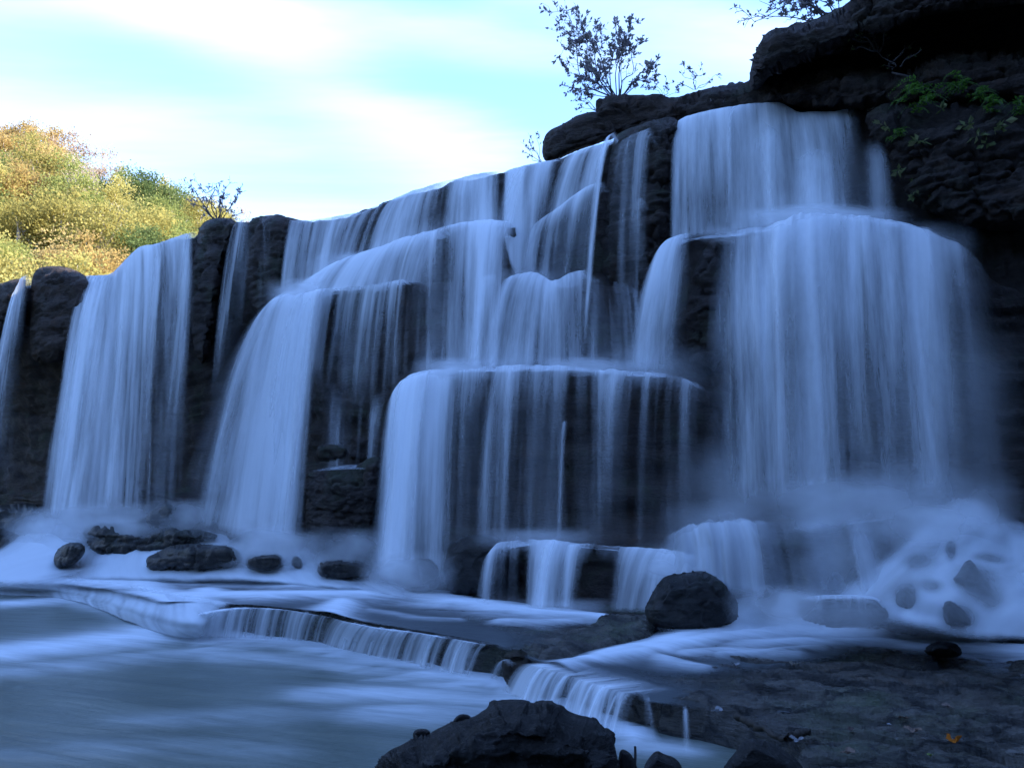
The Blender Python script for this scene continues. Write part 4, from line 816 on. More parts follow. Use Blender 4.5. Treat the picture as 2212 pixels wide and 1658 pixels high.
# ---- little falls along the shelf edge
def lf(label, px, py, cat='cascade', name='cascade', group=None): return thing(name, at_z(px, py, 0.0), label, cat, group)
def zsheet(w, top, bot, den, **k):
    T = A(top); z = at_shelf(T[:, 0], T[:, 1], 0.05)[:, 2]
    a = dict(fade=(0, .10, .05, .06), strk=(13, 1.3), ripple=.02, nv=26, crest=.40, res=2.2, mode='z', mat='veil_fine', lin=.25, push=.05, tong=.12); a.update(k)
    return sheet(w, top, z, bot, np.full(len(bot), 0.01), den, **a)
w = lf('smooth foaming rapid sliding off the far left end of the low ledge', 300, 1340)
patch(w, [[(-250, 1240, .24), (-60, 1241, .28), (60, 1244, .32), (160, 1249, .36), (260, 1258, .42), (350, 1274, .48), (440, 1290, .52), (510, 1298, .52)],
          [(-260, 1258, .16), (-80, 1259, .18), (40, 1264, .22), (140, 1271, .21), (235, 1288, .25), (320, 1314, .32), (400, 1334, .34), (475, 1334, .36)],
          [(-270, 1267, .08), (-90, 1268, .09), (20, 1273, .10), (125, 1280, .11), (218, 1302, .13), (305, 1334, .17), (385, 1358, .18), (462, 1362, .20)],
          [(-280, 1281, -.02), (-100, 1282, -.02), (0, 1287, -.02), (110, 1289, .02), (205, 1313, .02), (290, 1349, .02), (370, 1377, .02), (450, 1385, .02)]],
      [[.9, .9, .9, .9, .9, .9, .9, .5], [.9, .9, .9, .9, .8, .9, .97, .6], [.9, .9, .9, .85, .7, .85, .97, .6], [.9, .9, .9, .9, .85, .9, .97, .7]], mode='z', soft=.08, ripple=.03, nu=110, nv=34, nf=3.5, ns=.6, noise=.8)
w = lf('fringe of thin white strands over the dark part of the low ledge, leftmost strands', 540, 1380)
zsheet(w, [(425, 1326), (470, 1317), (520, 1312), (570, 1313), (620, 1317), (680, 1327), (720, 1334)], [(412, 1374), (455, 1379), (505, 1382), (555, 1384), (605, 1386), (660, 1390), (705, 1396)], [[.95, .8, .55, .35, .38, .5, .8], [.95, .75, .5, .25, .28, .4, .8], [.9, .8, .5, .22, .25, .4, .85]], strk=(11, 1.9))
for x, s in [(480, .9), (503, .7), (516, .8), (546, .5), (584, .6), (640, .5), (664, .6)]:
    zsheet(w, [(x - 7, 1315 + max(0, (x - 600) * .12)), (x, 1313 + max(0, (x - 600) * .12)), (x + 7, 1315 + max(0, (x - 600) * .12))], [(x - 20, 1382 + max(0, (x - 600) * .08)), (x - 13, 1383), (x - 5, 1383 + max(0, (x - 600) * .08))], [[.4, s, .4], [.2, s, .2], [.2, s, .3]], name='strand', fade=(.05, .12, .35, .35))
w = lf('middle row of white strands pouring over the low ledge left of the mossy slab', 880, 1430)
zsheet(w, [(715, 1334), (760, 1345), (820, 1356), (880, 1363), (950, 1374), (1010, 1385), (1056, 1392)], [(690, 1392), (725, 1404), (785, 1418), (850, 1432), (925, 1446), (990, 1460), (1035, 1468)], [[.98, .95, .8, .55, .75, .8, .6], [.95, .85, .65, .4, .6, .72, .5], [.95, .9, .7, .45, .6, .75, .5]], strk=(10, 2.2))
for x, s in [(770, .9), (790, .7), (826, .95), (852, .8), (885, .5), (912, .7), (948, .9), (966, .8), (990, .9), (1012, .85), (1034, .8), (1052, .6)]:
    yt = np.interp(x, [715, 760, 820, 880, 950, 1010, 1056], [1333, 1344, 1355, 1362, 1373, 1384, 1391]); yb = np.interp(x, [715, 760, 820, 880, 950, 1010, 1056], [1396, 1408, 1422, 1434, 1449, 1462, 1470])
    zsheet(w, [(x - 9, yt), (x, yt - 1), (x + 9, yt + 1)], [(x - 36, yb - 4), (x - 28, yb - 1), (x - 17, yb + 1)], [[.4, s, .5], [.2, s, .2], [.2, s, .2]], name='strand', fade=(.05, .10, .3, .3))
w = lf('tiny spout of white water at the brown end of the mossy slab', 1075, 1470, 'trickle', 'trickle')
zsheet(w, [(1088, 1432), (1096, 1426), (1106, 1424)], [(1054, 1468), (1066, 1474), (1084, 1480)], [[.5, .7, .5], [.6, .7, .3], [.5, .6, .2]], name='strand', fade=(.05, .1, .25, .3))
w = lf('right row of white strands pouring over the ledge behind the near black boulder', 1270, 1550)
zsheet(w, [(1138, 1430), (1170, 1438), (1210, 1448), (1250, 1461), (1290, 1474), (1330, 1487), (1370, 1498), (1400, 1506)], [(1092, 1492), (1140, 1510), (1186, 1526), (1235, 1544), (1275, 1560), (1315, 1578), (1355, 1592), (1390, 1600)], [[.85, .97, .95, .92, .95, .85, .8, .6], [.85, .95, .88, .85, .92, .62, .55, .4], [.9, .97, .92, .9, .95, .65, .5, .35]], strk=(9, 1.6), fade=(0, .10, .05, .14))
for x, s in [(1180, .9), (1205, .8), (1232, .9), (1262, .8), (1290, .95), (1312, .8), (1345, .75), (1362, .6)]:
    yt = np.interp(x, [1132, 1170, 1400], [1443, 1437, 1505]); yb = np.interp(x, [1132, 1400], [1515, 1606])
    zsheet(w, [(x - 10, yt), (x, yt), (x + 10, yt + 2)], [(x - 44, yb - 8), (x - 34, yb - 4), (x - 22, yb)], [[.4, s, .5], [.2, s, .2], [.2, s, .2]], name='strand', fade=(.05, .10, .3, .3))
w = lf('thin spout dropping off the corner of the rock shelf right of the ledge falls', 1420, 1600, 'trickle', 'trickle')
zsheet(w, [(1388, 1504), (1398, 1500), (1412, 1508)], [(1392, 1608), (1412, 1612), (1438, 1616)], [[.4, .45, .3], [.25, .3, .15], [.15, .2, .08]], fade=(.02, .2, .4, .45), crest=.1, lin=.5)
w = lf('faint trickle over the undercut edge of the rock shelf beside the driftwood', 1482, 1620, 'trickle', 'trickle')
zsheet(w, [(1472, 1528), (1480, 1526), (1490, 1530)], [(1470, 1622), (1484, 1626), (1500, 1630)], [[.35, .4, .25], [.2, .25, .12], [.2, .2, .1]], fade=(.02, .25, .25, .3), lin=.1, crest=.05)
# ------------------------------------------------------------------ boulders
def Z(pts, ox, oy, s): return [(ox + x * s, oy + y * s) for x, y in pts]
def yb(px, py, z=None):
    """distance of a rock whose foot is seen at px, py"""
    return float((at_shelf(px, py) if z is None else at_z(px, py, z))[..., 1])
B = lambda poly, label, y=None, thick=.45, seed=1, mat='boulder', **k: lump(k.pop('name', 'boulder'), poly, M[mat], label, k.pop('cat', 'boulder'), k.pop('group', None), y=y, thick=thick, seed=seed, step=k.pop('step', 2.0 if thick < .4 else 3.0), amp=k.pop('amp', .05 if thick > .5 else .022), lay=k.pop('lay', 5), **k)
hump = lambda p, l, h, s: slab('mossy_rock', p, M['shelf'], l, 'rock', h, s, amp=.05, edge=.4)
stone = lambda p, l, h, s: slab('stone', p, M['boulder'], l, 'stone', h, s, amp=.02, edge=.12, step=2)
L1 = lambda p: Z(p, 0, 813, .3813)
B(L1([(462, 880), (500, 845), (570, 826), (660, 838), (740, 862), (860, 862), (1000, 838), (1150, 862), (1260, 905), (1180, 955), (900, 1010), (700, 1062), (580, 1060), (500, 1010), (490, 950)]), 'long dark wet boulder with pointed left end below the broad left fall', None, .6, 101, o=2.7)
B(L1([(298, 1030), (330, 965), (400, 935), (470, 940), (492, 985), (450, 1040), (390, 1085), (320, 1090)]), 'small streaming boulder left of the long dark boulder, foam running round it', None, .35, 102, o=3.75)
B(L1([(822, 1050), (838, 1015), (890, 998), (950, 955), (1080, 942), (1200, 950), (1310, 955), (1375, 1010), (1375, 1060), (1300, 1105), (1150, 1132), (980, 1120), (850, 1112)]), 'low rounded black boulder with a bump at its left end, below the fan', None, .55, 103, o=3.5)
B(L1([(1385, 1030), (1450, 1008), (1570, 998), (1606, 1020), (1606, 1090), (1500, 1105), (1400, 1095)]), 'small flat rock in the foam just right of the low rounded boulder', None, .35, 104, o=3.8)
B(Z([(228, 1190), (232, 1145), (255, 1128), (285, 1150), (300, 1195), (270, 1215)], 542, 768, .3813), 'little round stone in the foam below the split rock block', None, .18, 105, o=3.75)
B(L1([(745, 845), (770, 800), (850, 770), (900, 715), (950, 705), (1010, 755), (1060, 830), (900, 860)]), 'peaked rock half lost in spray behind the long dark boulder', None, .5, 106, o=2.5)
B(L1([(1270, 850), (1290, 800), (1360, 762), (1440, 780), (1470, 860), (1400, 940), (1290, 930)]), 'misty rock behind the curtain of the central fan of water', None, .5, 107, o=2.8)
L2 = lambda p: Z(p, 542, 768, .3813)
B(L2([(368, 1210), (390, 1160), (440, 1145), (540, 1148), (650, 1165), (700, 1210), (660, 1265), (500, 1272), (400, 1262)]), 'rounded rock in the foam under the dark split rock block', None, .4, 108, o=4.0)
B(L2([(860, 1290), (880, 1190), (940, 1130), (1010, 1132), (1070, 1190), (1080, 1320), (960, 1345), (870, 1340)]), 'dark rock behind the foot of the bright curtain of the third ledge', None, .35, 109, o=4.2)
B(L2([(1090, 1200), (1110, 1080), (1170, 1030), (1260, 1008), (1400, 1016), (1440, 1080), (1440, 1260), (1380, 1370), (1200, 1360), (1110, 1330)]), 'large dark rounded rock left of the low shelf curtain, thin water over its top', None, .4, 110, o=4.15)
lump('rock', L2([(292, 700), (310, 650), (360, 640), (570, 640), (640, 590), (720, 560), (760, 640), (760, 1060), (700, 1130), (480, 1130), (340, 1110), (300, 960), (318, 800)]), M['cliff'], 'split dark rock block with flat top standing under the mossy overhang', 'rock', o=2.85, thick=.55, seed=111, step=3, amp=.06)
lump('rock', L2([(368, 560), (376, 512), (420, 498), (520, 500), (560, 540), (520, 600), (400, 605)]), M['cliff'], 'small squarish rock sitting above the split rock block', 'rock', o=2.6, thick=.35, seed=112, step=3, amp=.05)
L3 = lambda p: Z(p, 1084, 723, .3813)
B(L3([(800, 1570), (830, 1490), (880, 1405), (920, 1360), (980, 1350), (1060, 1340), (1130, 1328), (1180, 1345), (1250, 1390), (1320, 1470), (1350, 1540), (1330, 1640), (1150, 1700), (1000, 1700), (850, 1660)]), 'big dark mossy boulder in front of the right end of the low shelf curtain', 10.2, .42, 113, amp=.03, lay=3)
slab('rock_slab', [(1168, 1400), (1200, 1372), (1260, 1350), (1312, 1330), (1400, 1325), (1452, 1330), (1460, 1350), (1420, 1378), (1340, 1400), (1270, 1414), (1215, 1428), (1160, 1428), (1120, 1416), (1100, 1402), (1130, 1394)], M['shelf'], 'flat mossy dark slab between the two foaming channels, brown at its near end', 'rock slab', .10, 114, amp=.05)
L4 = lambda p: Z(p, 1580, 904, .3813)
B(L4([(372, 1030), (420, 1012), (600, 1006), (800, 1012), (850, 1035), (900, 1095), (935, 1150), (860, 1165), (650, 1182), (480, 1165), (380, 1135)]), 'wide flat-topped block veiled by running water, right of the mossy boulder', 8.95, .4, 115, round_=.35, sm=1)
B([(1082, 1420), (1096, 1404), (1122, 1398), (1148, 1412), (1150, 1440), (1140, 1466), (1122, 1480), (1096, 1480), (1084, 1456)], 'brown rough rock lump at the near end of the flat mossy slab', 8.85, .22, 137, 'cliff_dry', amp=.05)
B([(1850, 1320), (1880, 1250), (1960, 1190), (2040, 1130), (2100, 1105), (2170, 1130), (2260, 1190), (2360, 1260), (2360, 1400), (2200, 1390), (2050, 1372), (1920, 1350)], 'broad heap of wet rock under the fanning white water at the right', 10.0, .6, 136, name='rock_heap', cat='rock heap', round_=.9, amp=.08, lean=1.7)
B(L4([(1230, 900), (1270, 855), (1340, 785), (1400, 820), (1480, 920), (1550, 1020), (1560, 1075), (1460, 1060), (1350, 1000), (1260, 950)]), 'steep pointed rock high in the boulder pile at the right', 8.9, .42, 116, sm=1, round_=.95, amp=.012)
B(L4([(1188, 1120), (1195, 1045), (1225, 1018), (1290, 1050), (1360, 1120), (1430, 1200), (1320, 1205), (1200, 1185)]), 'leaning dark rock at the front of the boulder pile at the right', 8.4, .38, 117, sm=1, round_=.95, amp=.012)
B(L4([(912, 1040), (930, 975), (990, 945), (1040, 960), (1060, 1020), (1040, 1085), (960, 1090)]), 'rounded left rock of the boulder pile with foam streaming over it', 8.9, .36, 118, sm=1, round_=.9, amp=.012)
B(L4([(640, 930), (670, 850), (720, 800), (770, 780), (820, 830), (860, 900), (800, 960), (680, 960)]), 'pointed dark rock in the rapids left of the boulder pile', 10.2, .4, 123, sm=1, round_=.95)
B(L4([(520, 960), (550, 890), (590, 858), (640, 905), (670, 960), (590, 990)]), 'small pointed stone in the rapids beside the pointed dark rock', 10.2, .34, 124, sm=1, round_=.95)
B(L4([(140, 1020), (155, 955), (200, 930), (250, 955), (275, 1010), (250, 1060), (170, 1060)]), 'small stone in the foam right of the big mossy boulder', 10.15, .34, 125, sm=1, round_=.95)
B(L4([(990, 360), (1020, 300), (1090, 255), (1150, 262), (1210, 300), (1260, 400), (1250, 520), (1050, 520), (980, 460)]), 'spray-veiled rock mound behind the right fall', 10.9, .6, 126)
B(L4([(1085, 1330), (1110, 1280), (1180, 1255), (1270, 1265), (1310, 1310), (1300, 1350), (1180, 1360)]), 'low dark rounded stone at the foamy edge of the rock shelf at right', 8.5, .25, 127, sm=2, amp=.01, round_=.9)
stone(L4([(1030, 1390), (1060, 1368), (1140, 1362), (1250, 1385), (1240, 1410), (1120, 1408)]), 'flat dark stone lying on the wet shelf at right', .07, 128)
# near rocks
L5 = lambda p: Z(p, 768, 1265, .3268)
B(L5([(60, 1500), (130, 1230), (170, 1130), (230, 1080), (300, 1050), (380, 1005), (480, 985), (520, 950), (600, 915), (640, 890), (700, 880), (770, 868), (850, 822), (900, 770), (940, 752), (1050, 745), (1140, 752), (1165, 775), (1200, 760), (1290, 752), (1320, 775), (1370, 785), (1400, 820), (1470, 850), (1560, 865), (1650, 950), (1715, 1050), (1745, 1200), (1800, 1500)]),
  'big jagged black boulder at the bottom edge, nearest the camera', 4.3, .75, 129, 'near', damp=.05, amp=.035, lay=7, round_=.6, sm=1, step=2.2, fine=.07)
B(L5([(378, 1010), (380, 960), (420, 940), (480, 945), (500, 975), (460, 1010), (410, 1030)]), 'small round stone perched on the left slope of the near black boulder', 4.28, .07, 130, 'near', damp=.05, amp=.006, lay=5, sm=1)
B(L5([(640, 900), (660, 865), (700, 842), (750, 850), (775, 880), (740, 905), (680, 915)]), 'small grey stone on the left shoulder of the near black boulder', 4.28, .07, 131, 'near', damp=.05, amp=.006, lay=5, sm=1)
B(L5([(1735, 1300), (1738, 1110), (1760, 1072), (1800, 1090), (1830, 1120), (1860, 1180), (1880, 1300)]), 'narrow black stone against the right side of the near boulder', 4.6, .12, 132, 'near', damp=.05, amp=.015, lay=14)
B(L5([(1880, 1320), (1905, 1190), (1940, 1130), (1990, 1080), (2040, 1110), (2110, 1130), (2160, 1190), (2180, 1320)]), 'speckled grey rock at the bottom edge right of the near boulder', 4.9, .25, 133, 'near', damp=.05, amp=.03, lay=10)
L6 = lambda p: Z(p, 1355, 1265, .3873)
B(L6([(520, 1100), (545, 990), (600, 930), (640, 870), (690, 845), (750, 855), (820, 880), (900, 930), (970, 990), (1020, 1080), (1040, 1140)]), 'pale speckled rock at the bottom edge in front of the rock shelf', 4.9, .3, 134, 'near', damp=.05, amp=.03, lay=10)
hump(L6([(1560, 480), (1620, 440), (1700, 450), (1780, 470), (1900, 500), (1990, 540), (2050, 600), (1960, 640), (1820, 620), (1680, 600), (1600, 560)]), 'low mossy hump on the wet shelf near the right edge', .10, 135)
# ------------------------------------------------------------------ plants
def leaf_mat(name, cols, trans=0.4, var=0.3, gloss=0.0, scale=0.5, tree=False):
    t = NT(name)
    pos = t.n('ShaderNodeNewGeometry').outputs['Position']
    rnd = t.n('ShaderNodeAttribute', _attribute_name='rnd').outputs['Fac']
    n = t.noise(pos, scale, 3, 0.6)
    v = t.math('ADD', t.math('MULTIPLY', rnd, 0.6), t.math('MULTIPLY', n, 0.6))
    if tree: v = t.math('ADD', v, t.math('MULTIPLY', t.math('SUBTRACT', t.n('ShaderNodeObjectInfo').outputs['Random'], .5), .45))
    r = t.n('ShaderNodeValToRGB', Fac=v)
    el = r.color_ramp.elements
    while len(el) < len(cols): el.new(0.5)
    for i, c in enumerate(cols): el[i].position = 0.15 + 0.75 * i / max(1, len(cols) - 1); el[i].color = c + (1,)
    d = t.n('ShaderNodeBsdfDiffuse', Color=r.outputs[0]); tl = t.n('ShaderNodeBsdfTranslucent', Color=r.outputs[0])
    return t.done(t.n('ShaderNodeMixShader', Fac=trans, i1=d.outputs[0], i2=tl.outputs[0]).outputs[0])
def plain_mat(name, c, rough=.8):
    t = NT(name); pos = t.n('ShaderNodeNewGeometry').outputs['Position']
    n = t.noise(t.vmul(pos, (6, 6, 2)), 3, 5, .6)
    cc = t.mix(t.mapr(n, .3, .7), tuple(x * .55 for x in c), tuple(min(1, x * 1.35) for x in c))
    return t.done(t.n('ShaderNodeBsdfPrincipled', Base__Color=cc, Roughness=rough).outputs[0])
M['bark'] = plain_mat('bark', (.045, .038, .036)); M['pale_bark'] = plain_mat('pale_bark', (.34, .29, .24))
M['shrub_leaf'] = leaf_mat('shrub_leaf', [(.20, .17, .20), (.28, .25, .28), (.34, .31, .24)], .5, scale=2)
M['fern'] = leaf_mat('fern_leaf', [(.05, .12, .022), (.10, .22, .035), (.16, .30, .055)], .4, scale=3)
M['wall_leaf'] = leaf_mat('wall_leaf', [(.07, .10, .04), (.14, .17, .07), (.20, .20, .10)], .4, scale=3)
M['driftwood'] = plain_mat('driftwood', (.022, .015, .009))

class Twigs:
    def __init__(s): s.V = []; s.F = []; s.n = 0; s.LV = []; s.LF = []; s.LR = []; s.ln = 0
    def tube(s, pts, r0, r1, k=5):
        p = A(pts); m = len(p); d = np.gradient(p, axis=0); d /= np.linalg.norm(d, axis=1, keepdims=True) + 1e-9
        up = np.where(np.abs(d[:, 2:3]) > .9, A([[1, 0, 0]]), A([[0, 0, 1]]))
        a = np.cross(d, up); a /= np.linalg.norm(a, axis=1, keepdims=True); b = np.cross(d, a)
        r = np.linspace(r0, r1, m)[:, None, None]; th = np.linspace(0, 2 * np.pi, k, endpoint=False)
        ring = p[:, None] + r * (np.cos(th)[None, :, None] * a[:, None] + np.sin(th)[None, :, None] * b[:, None])
        s.V.append(ring.reshape(-1, 3))
        for i in range(m - 1):
            for j in range(k):
                s.F.append((s.n + i * k + j, s.n + i * k + (j + 1) % k, s.n + (i + 1) * k + (j + 1) % k, s.n + (i + 1) * k + j))
        s.n += m * k
    def leaf(s, p, d, size, r, wid=.5):
        d = A(d); d = d / (np.linalg.norm(d) + 1e-9)
        n = r.normal(size=3); a = np.cross(d, n); a /= np.linalg.norm(a) + 1e-9; c = np.cross(a, d)
        L = size * r.uniform(.7, 1.3); w = L * wid * .5
        s.LV += [p, p + d * L * .45 + a * w + c * w * .3, p + d * L, p + d * L * .45 - a * w + c * w * .3]
        s.LF.append((s.ln, s.ln + 1, s.ln + 2, s.ln + 3)); s.ln += 4
        s.LR += [r.uniform()] * 4
    def make(s, root, wood, leafm, wn='stem', ln='foliage'):
        if s.V: mesh_obj(wn, np.concatenate(s.V), s.F, wood, root)
        if s.LF: mesh_obj(ln, A(s.LV), s.LF, leafm, root, smooth=False, attrs={'rnd': s.LR})
def curve(p0, p1, r, n=9, wob=.06, sag=0.0):
    p0, p1 = A(p0), A(p1); t = np.linspace(0, 1, n)[:, None]; L = np.linalg.norm(p1 - p0)
    q = p0 + (p1 - p0) * t
    w = np.stack([np.interp(t[:, 0], [0, .25, .5, .75, 1], np.concatenate([[0], r.normal(size=3) * wob * L, [0]])) for _ in range(3)], -1)
    q = q + w; q[:, 2] += sag * L * np.sin(t[:, 0] * np.pi)
    return q
def shrub(label, base, o, stems, seed, leafm='shrub_leaf', lsize=.125, thick=.016, twigs=9, spread=.35, name='shrub', cat='shrub', wood='bark', group=None, twig_len=.22):
    r = np.random.default_rng(seed); T = Twigs()
    b0 = at_o(base[0], base[1], o); root = thing(name, b0, label, cat, group)
    for st in stems:
        bx, by, tx, ty, lv = st[:5]
        do = r.uniform(-spread, spread)
        p0, p1 = at_o(bx, by, o), at_o(tx, ty, o + do)
        c = curve(p0, p1, r, 10, .085, .05); L = np.linalg.norm(p1 - p0)
        T.tube(c, thick * (.5 + .5 * min(1, L)) * r.uniform(.6, 1.1), thick * .18)
        for k in range(twigs):
            f = r.uniform(.3, 1.0); i = f * 9; i0 = min(int(i), 8); p = c[i0] + (c[i0 + 1] - c[i0]) * (i - i0)
            d = (p1 - p0) / L + r.normal(size=3) * .55; d /= np.linalg.norm(d)
            tl = L * twig_len * r.uniform(.5, 1.2) * (1.15 - .6 * f)
            tw = curve(p, p + d * tl, r, 5, .06); T.tube(tw, thick * .3, thick * .12, 4)
            nl = r.poisson(lv * (.5 + f) * 1.15)
            for _ in range(nl):
                g = r.uniform(.25, 1.0) * 4; g0 = min(int(g), 3); q = tw[g0] + (tw[g0 + 1] - tw[g0]) * (g - g0)
                T.leaf(q, d + r.normal(size=3) * .7, lsize, r)
    T.make(root, M[wood], M[leafm])
    return root
shrub('tall leafy shrub leaning left on the rock band above the lip', (1322, 207), -1.0,
      [(1318, 208, 1186, 28, 5), (1318, 208, 1206, 60, 5), (1320, 208, 1215, 110, 6), (1322, 208, 1222, 150, 5), (1322, 208, 1246, 20, 5), (1322, 208, 1250, 95, 6), (1326, 208, 1262, 140, 5), (1326, 208, 1220, 185, 3), (1330, 207, 1296, 50, 5), (1330, 207, 1310, 95, 5), (1332, 207, 1330, 60, 4), (1338, 206, 1366, 48, 4), (1336, 206, 1350, 85, 4), (1340, 206, 1388, 92, 2), (1342, 206, 1398, 140, 2), (1346, 206, 1424, 130, 2), (1350, 206, 1410, 160, 2), (1326, 207, 1280, 160, 4), (1322, 207, 1242, 200, 2)], 5, twigs=24, lsize=.105)
shrub('upright twiggy shrub on the rock band, right of the tall leafy shrub', (1500, 192), -1.0, [(1502, 194, 1476, 140, 3), (1504, 194, 1514, 138, 3), (1500, 194, 1490, 150, 3), (1506, 192, 1540, 176, 1), (1498, 194, 1462, 178, 2), (1510, 190, 1560, 170, 1)], 6, twigs=6, lsize=.07, thick=.012)
shrub('low spreading twigs along the top of the rock band', (1430, 206), -1.0, [(1430, 208, 1390, 186, 3), (1432, 208, 1410, 180, 3), (1434, 208, 1450, 180, 3), (1440, 208, 1470, 188, 3), (1436, 208, 1440, 170, 1)], 7, twigs=6, lsize=.07, thick=.010)
shrub('thin twigs leaning out left of the rock band', (1288, 240), -.9, [(1290, 240, 1240, 208, 3), (1288, 240, 1236, 222, 2), (1288, 238, 1246, 236, 3), (1286, 238, 1262, 216, 1)], 8, twigs=4, lsize=.07, thick=.010)
shrub('spiky twig tuft below the left end of the rock band', (1168, 350), -.6, [(1168, 350, 1140, 286, 3), (1168, 350, 1124, 306, 3), (1168, 350, 1128, 330, 3), (1170, 348, 1168, 290, 2), (1170, 350, 1150, 310, 2)], 9, twigs=5, lsize=.06, thick=.010)
shrub('leafless shrub on the mossy rock beside the broad left fall', (466, 474), .0, [(462, 476, 408, 398, 2), (464, 476, 424, 392, 2), (468, 476, 446, 400, 2), (470, 476, 466, 396, 1), (474, 476, 500, 392, 3), (478, 476, 522, 402, 3), (476, 476, 510, 430, 3), (470, 476, 410, 440, 2), (474, 474, 440, 436, 3), (482, 474, 524, 460, 2), (470, 474, 480, 430, 3)], 10, twigs=9, lsize=.10, thick=.022, twig_len=.3)
shrub('leafy tree limb reaching left over the top of the overhanging slab', (1800, 30), .2, [(1790, 36, 1600, 18, 1), (1790, 38, 1616, 42, 1), (1780, 40, 1640, 2, 2), (1780, 40, 1672, 14, 5), (1786, 36, 1690, 30, 6), (1790, 34, 1712, 2, 6), (1796, 30, 1734, 16, 7), (1800, 28, 1760, -8, 7), (1806, 24, 1790, -12, 6), (1812, 20, 1822, -16, 5), (1790, 36, 1735, 40, 5)], 11, twigs=12, lsize=.08, thick=.02)
shrub('thin bare twigs at the foot of the overhanging slab above the lip', (1560, 240), -.2, [(1556, 246, 1530, 214, .3), (1558, 246, 1570, 206, .3), (1540, 252, 1520, 226, .3), (1580, 238, 1608, 180, .5)], 12, twigs=5, lsize=.05, thick=.008)
shrub('crooked leaning branch growing from the ledge under the overhanging slab', (1970, 166), 1.05, [(1972, 168, 1895, 110, .2), (1895, 110, 1845, 100, .6), (1897, 111, 1880, 70, 1), (1900, 112, 1915, 62, 1), (1890, 108, 1856, 62, 1.2), (1880, 106, 1826, 80, 1.2), (1930, 132, 1975, 90, .6), (1945, 145, 1990, 110, .6)], 13, twigs=8, lsize=.06, thick=.03, spread=.15, name='branch', cat='branch', wood='bark', leafm='wall_leaf')

def fern(label, px, py, o, size, seed, n=16, group='ferns on the dripping cliff'):
    r = np.random.default_rng(seed); T = Twigs(); p0 = at_o(px, py, o); root = thing('fern', p0, label, 'fern', group)
    for i in range(n):
        a = r.uniform(-1.5, 1.5); L = size * r.uniform(.6, 1.15)
        out = WN * math.cos(a) * .8 + A([WN[1], -WN[0], 0]) * math.sin(a); t = np.linspace(0, 1, 9)
        b = p0 + r.normal(size=3) * size * .22
        c = b + out * (t * L)[:, None]; c[:, 2] += L * (.45 * t - .95 * t ** 2)
        T.tube(c, .006, .002, 4)
        side = np.cross(out, [0, 0, 1]); side /= np.linalg.norm(side)
        for j in range(1, 9):
            for sg in (-1, 1):
                for q in (0, .5):
                    pt = c[j - 1] + (c[j] - c[j - 1]) * q
                    T.leaf(pt, side * sg + (c[j] - c[j - 1]) * 2 + r.normal(size=3) * .15, L * .26 * (1.1 - t[j] * .8), r, .38)
    T.make(root, M['bark'], M['fern'], 'stalk', 'fronds')
fern('largest green fern clump, hanging from the ledge right of the right fall', 1992, 205, 1.25, .42, 21, 24)
fern('green fern clump on the upper ledge, right of the largest fern', 2076, 186, 1.2, .34, 22, 16)
fern('yellow green fern trailing down the ledge between two other ferns', 2118, 204, 1.25, .28, 23, 12)
fern('small fern low on the ledge near the right frame edge', 2152, 224, 1.28, .28, 24, 12)
fern('fern cut by the right frame edge', 2205, 230, 1.28, .32, 25, 14)
fern('lowest fern clump, at the left edge of the dripping rock bulge', 1940, 290, 1.15, .26, 26, 12)
def sprig(label, px, py, o, size, seed):
    r = np.random.default_rng(seed); T = Twigs(); p0 = at_o(px, py, o); root = thing('leafy_sprig', p0, label, 'sprig', 'leafy sprigs on the dark cliff wall')
    for i in range(3):
        d = WN * .5 + r.normal(size=3) * .5 + A([0, 0, -.2]); c = curve(p0, p0 + d * size * .5, r, 4, .05); T.tube(c, .005, .002, 4)
        for k in range(4): T.leaf(c[k], d + r.normal(size=3) * .6, size * .6, r, .55)
    T.make(root, M['bark'], M['wall_leaf'])
D0 = lambda x, y: (1580 + x * .3813, y * .3813)
for i, (x, y, o, s, lb) in enumerate([
    (880, 720, 1.15, .16, 'small leafy sprig just above the lowest fern clump'), (1060, 800, 1.25, .18, 'pale leafy sprig right of the lowest fern clump'),
    (1190, 620, 1.3, .14, 'pale little sprig under the largest fern clump'), (1350, 705, 1.3, .17, 'upright leafy sprig on the dripping rock below the trailing fern'),
    (1390, 770, 1.3, .18, 'drooping sprig in the middle of the dripping rock bulge'), (1440, 812, 1.25, .15, 'bright pale sprig at the bottom of the dripping rock bulge'),
    (1510, 725, 1.3, .2, 'slender slanting sprig below the small low fern'), (950, 960, .95, .14, 'faint sprig beside the veil at the edge of the right fall'),
    (1060, 1000, .9, .17, 'pale green upright sprig on the black wall above the lower leap'), (1110, 1105, .9, .16, 'leafy sprig low on the black wall above the lower leap'),
    (1020, 1115, .95, .15, 'lowest left sprig on the black wall above the lower leap'), (1300, 1045, .9, .17, 'dull brown sprig on the black wall right of the pale green one'), (1480, 1025, .9, .13, 'dull faint sprig farthest right on the black wall')]):
    px_, py_ = D0(x, y); sprig(lb, px_, py_, o, s * 1.25, 40 + i)

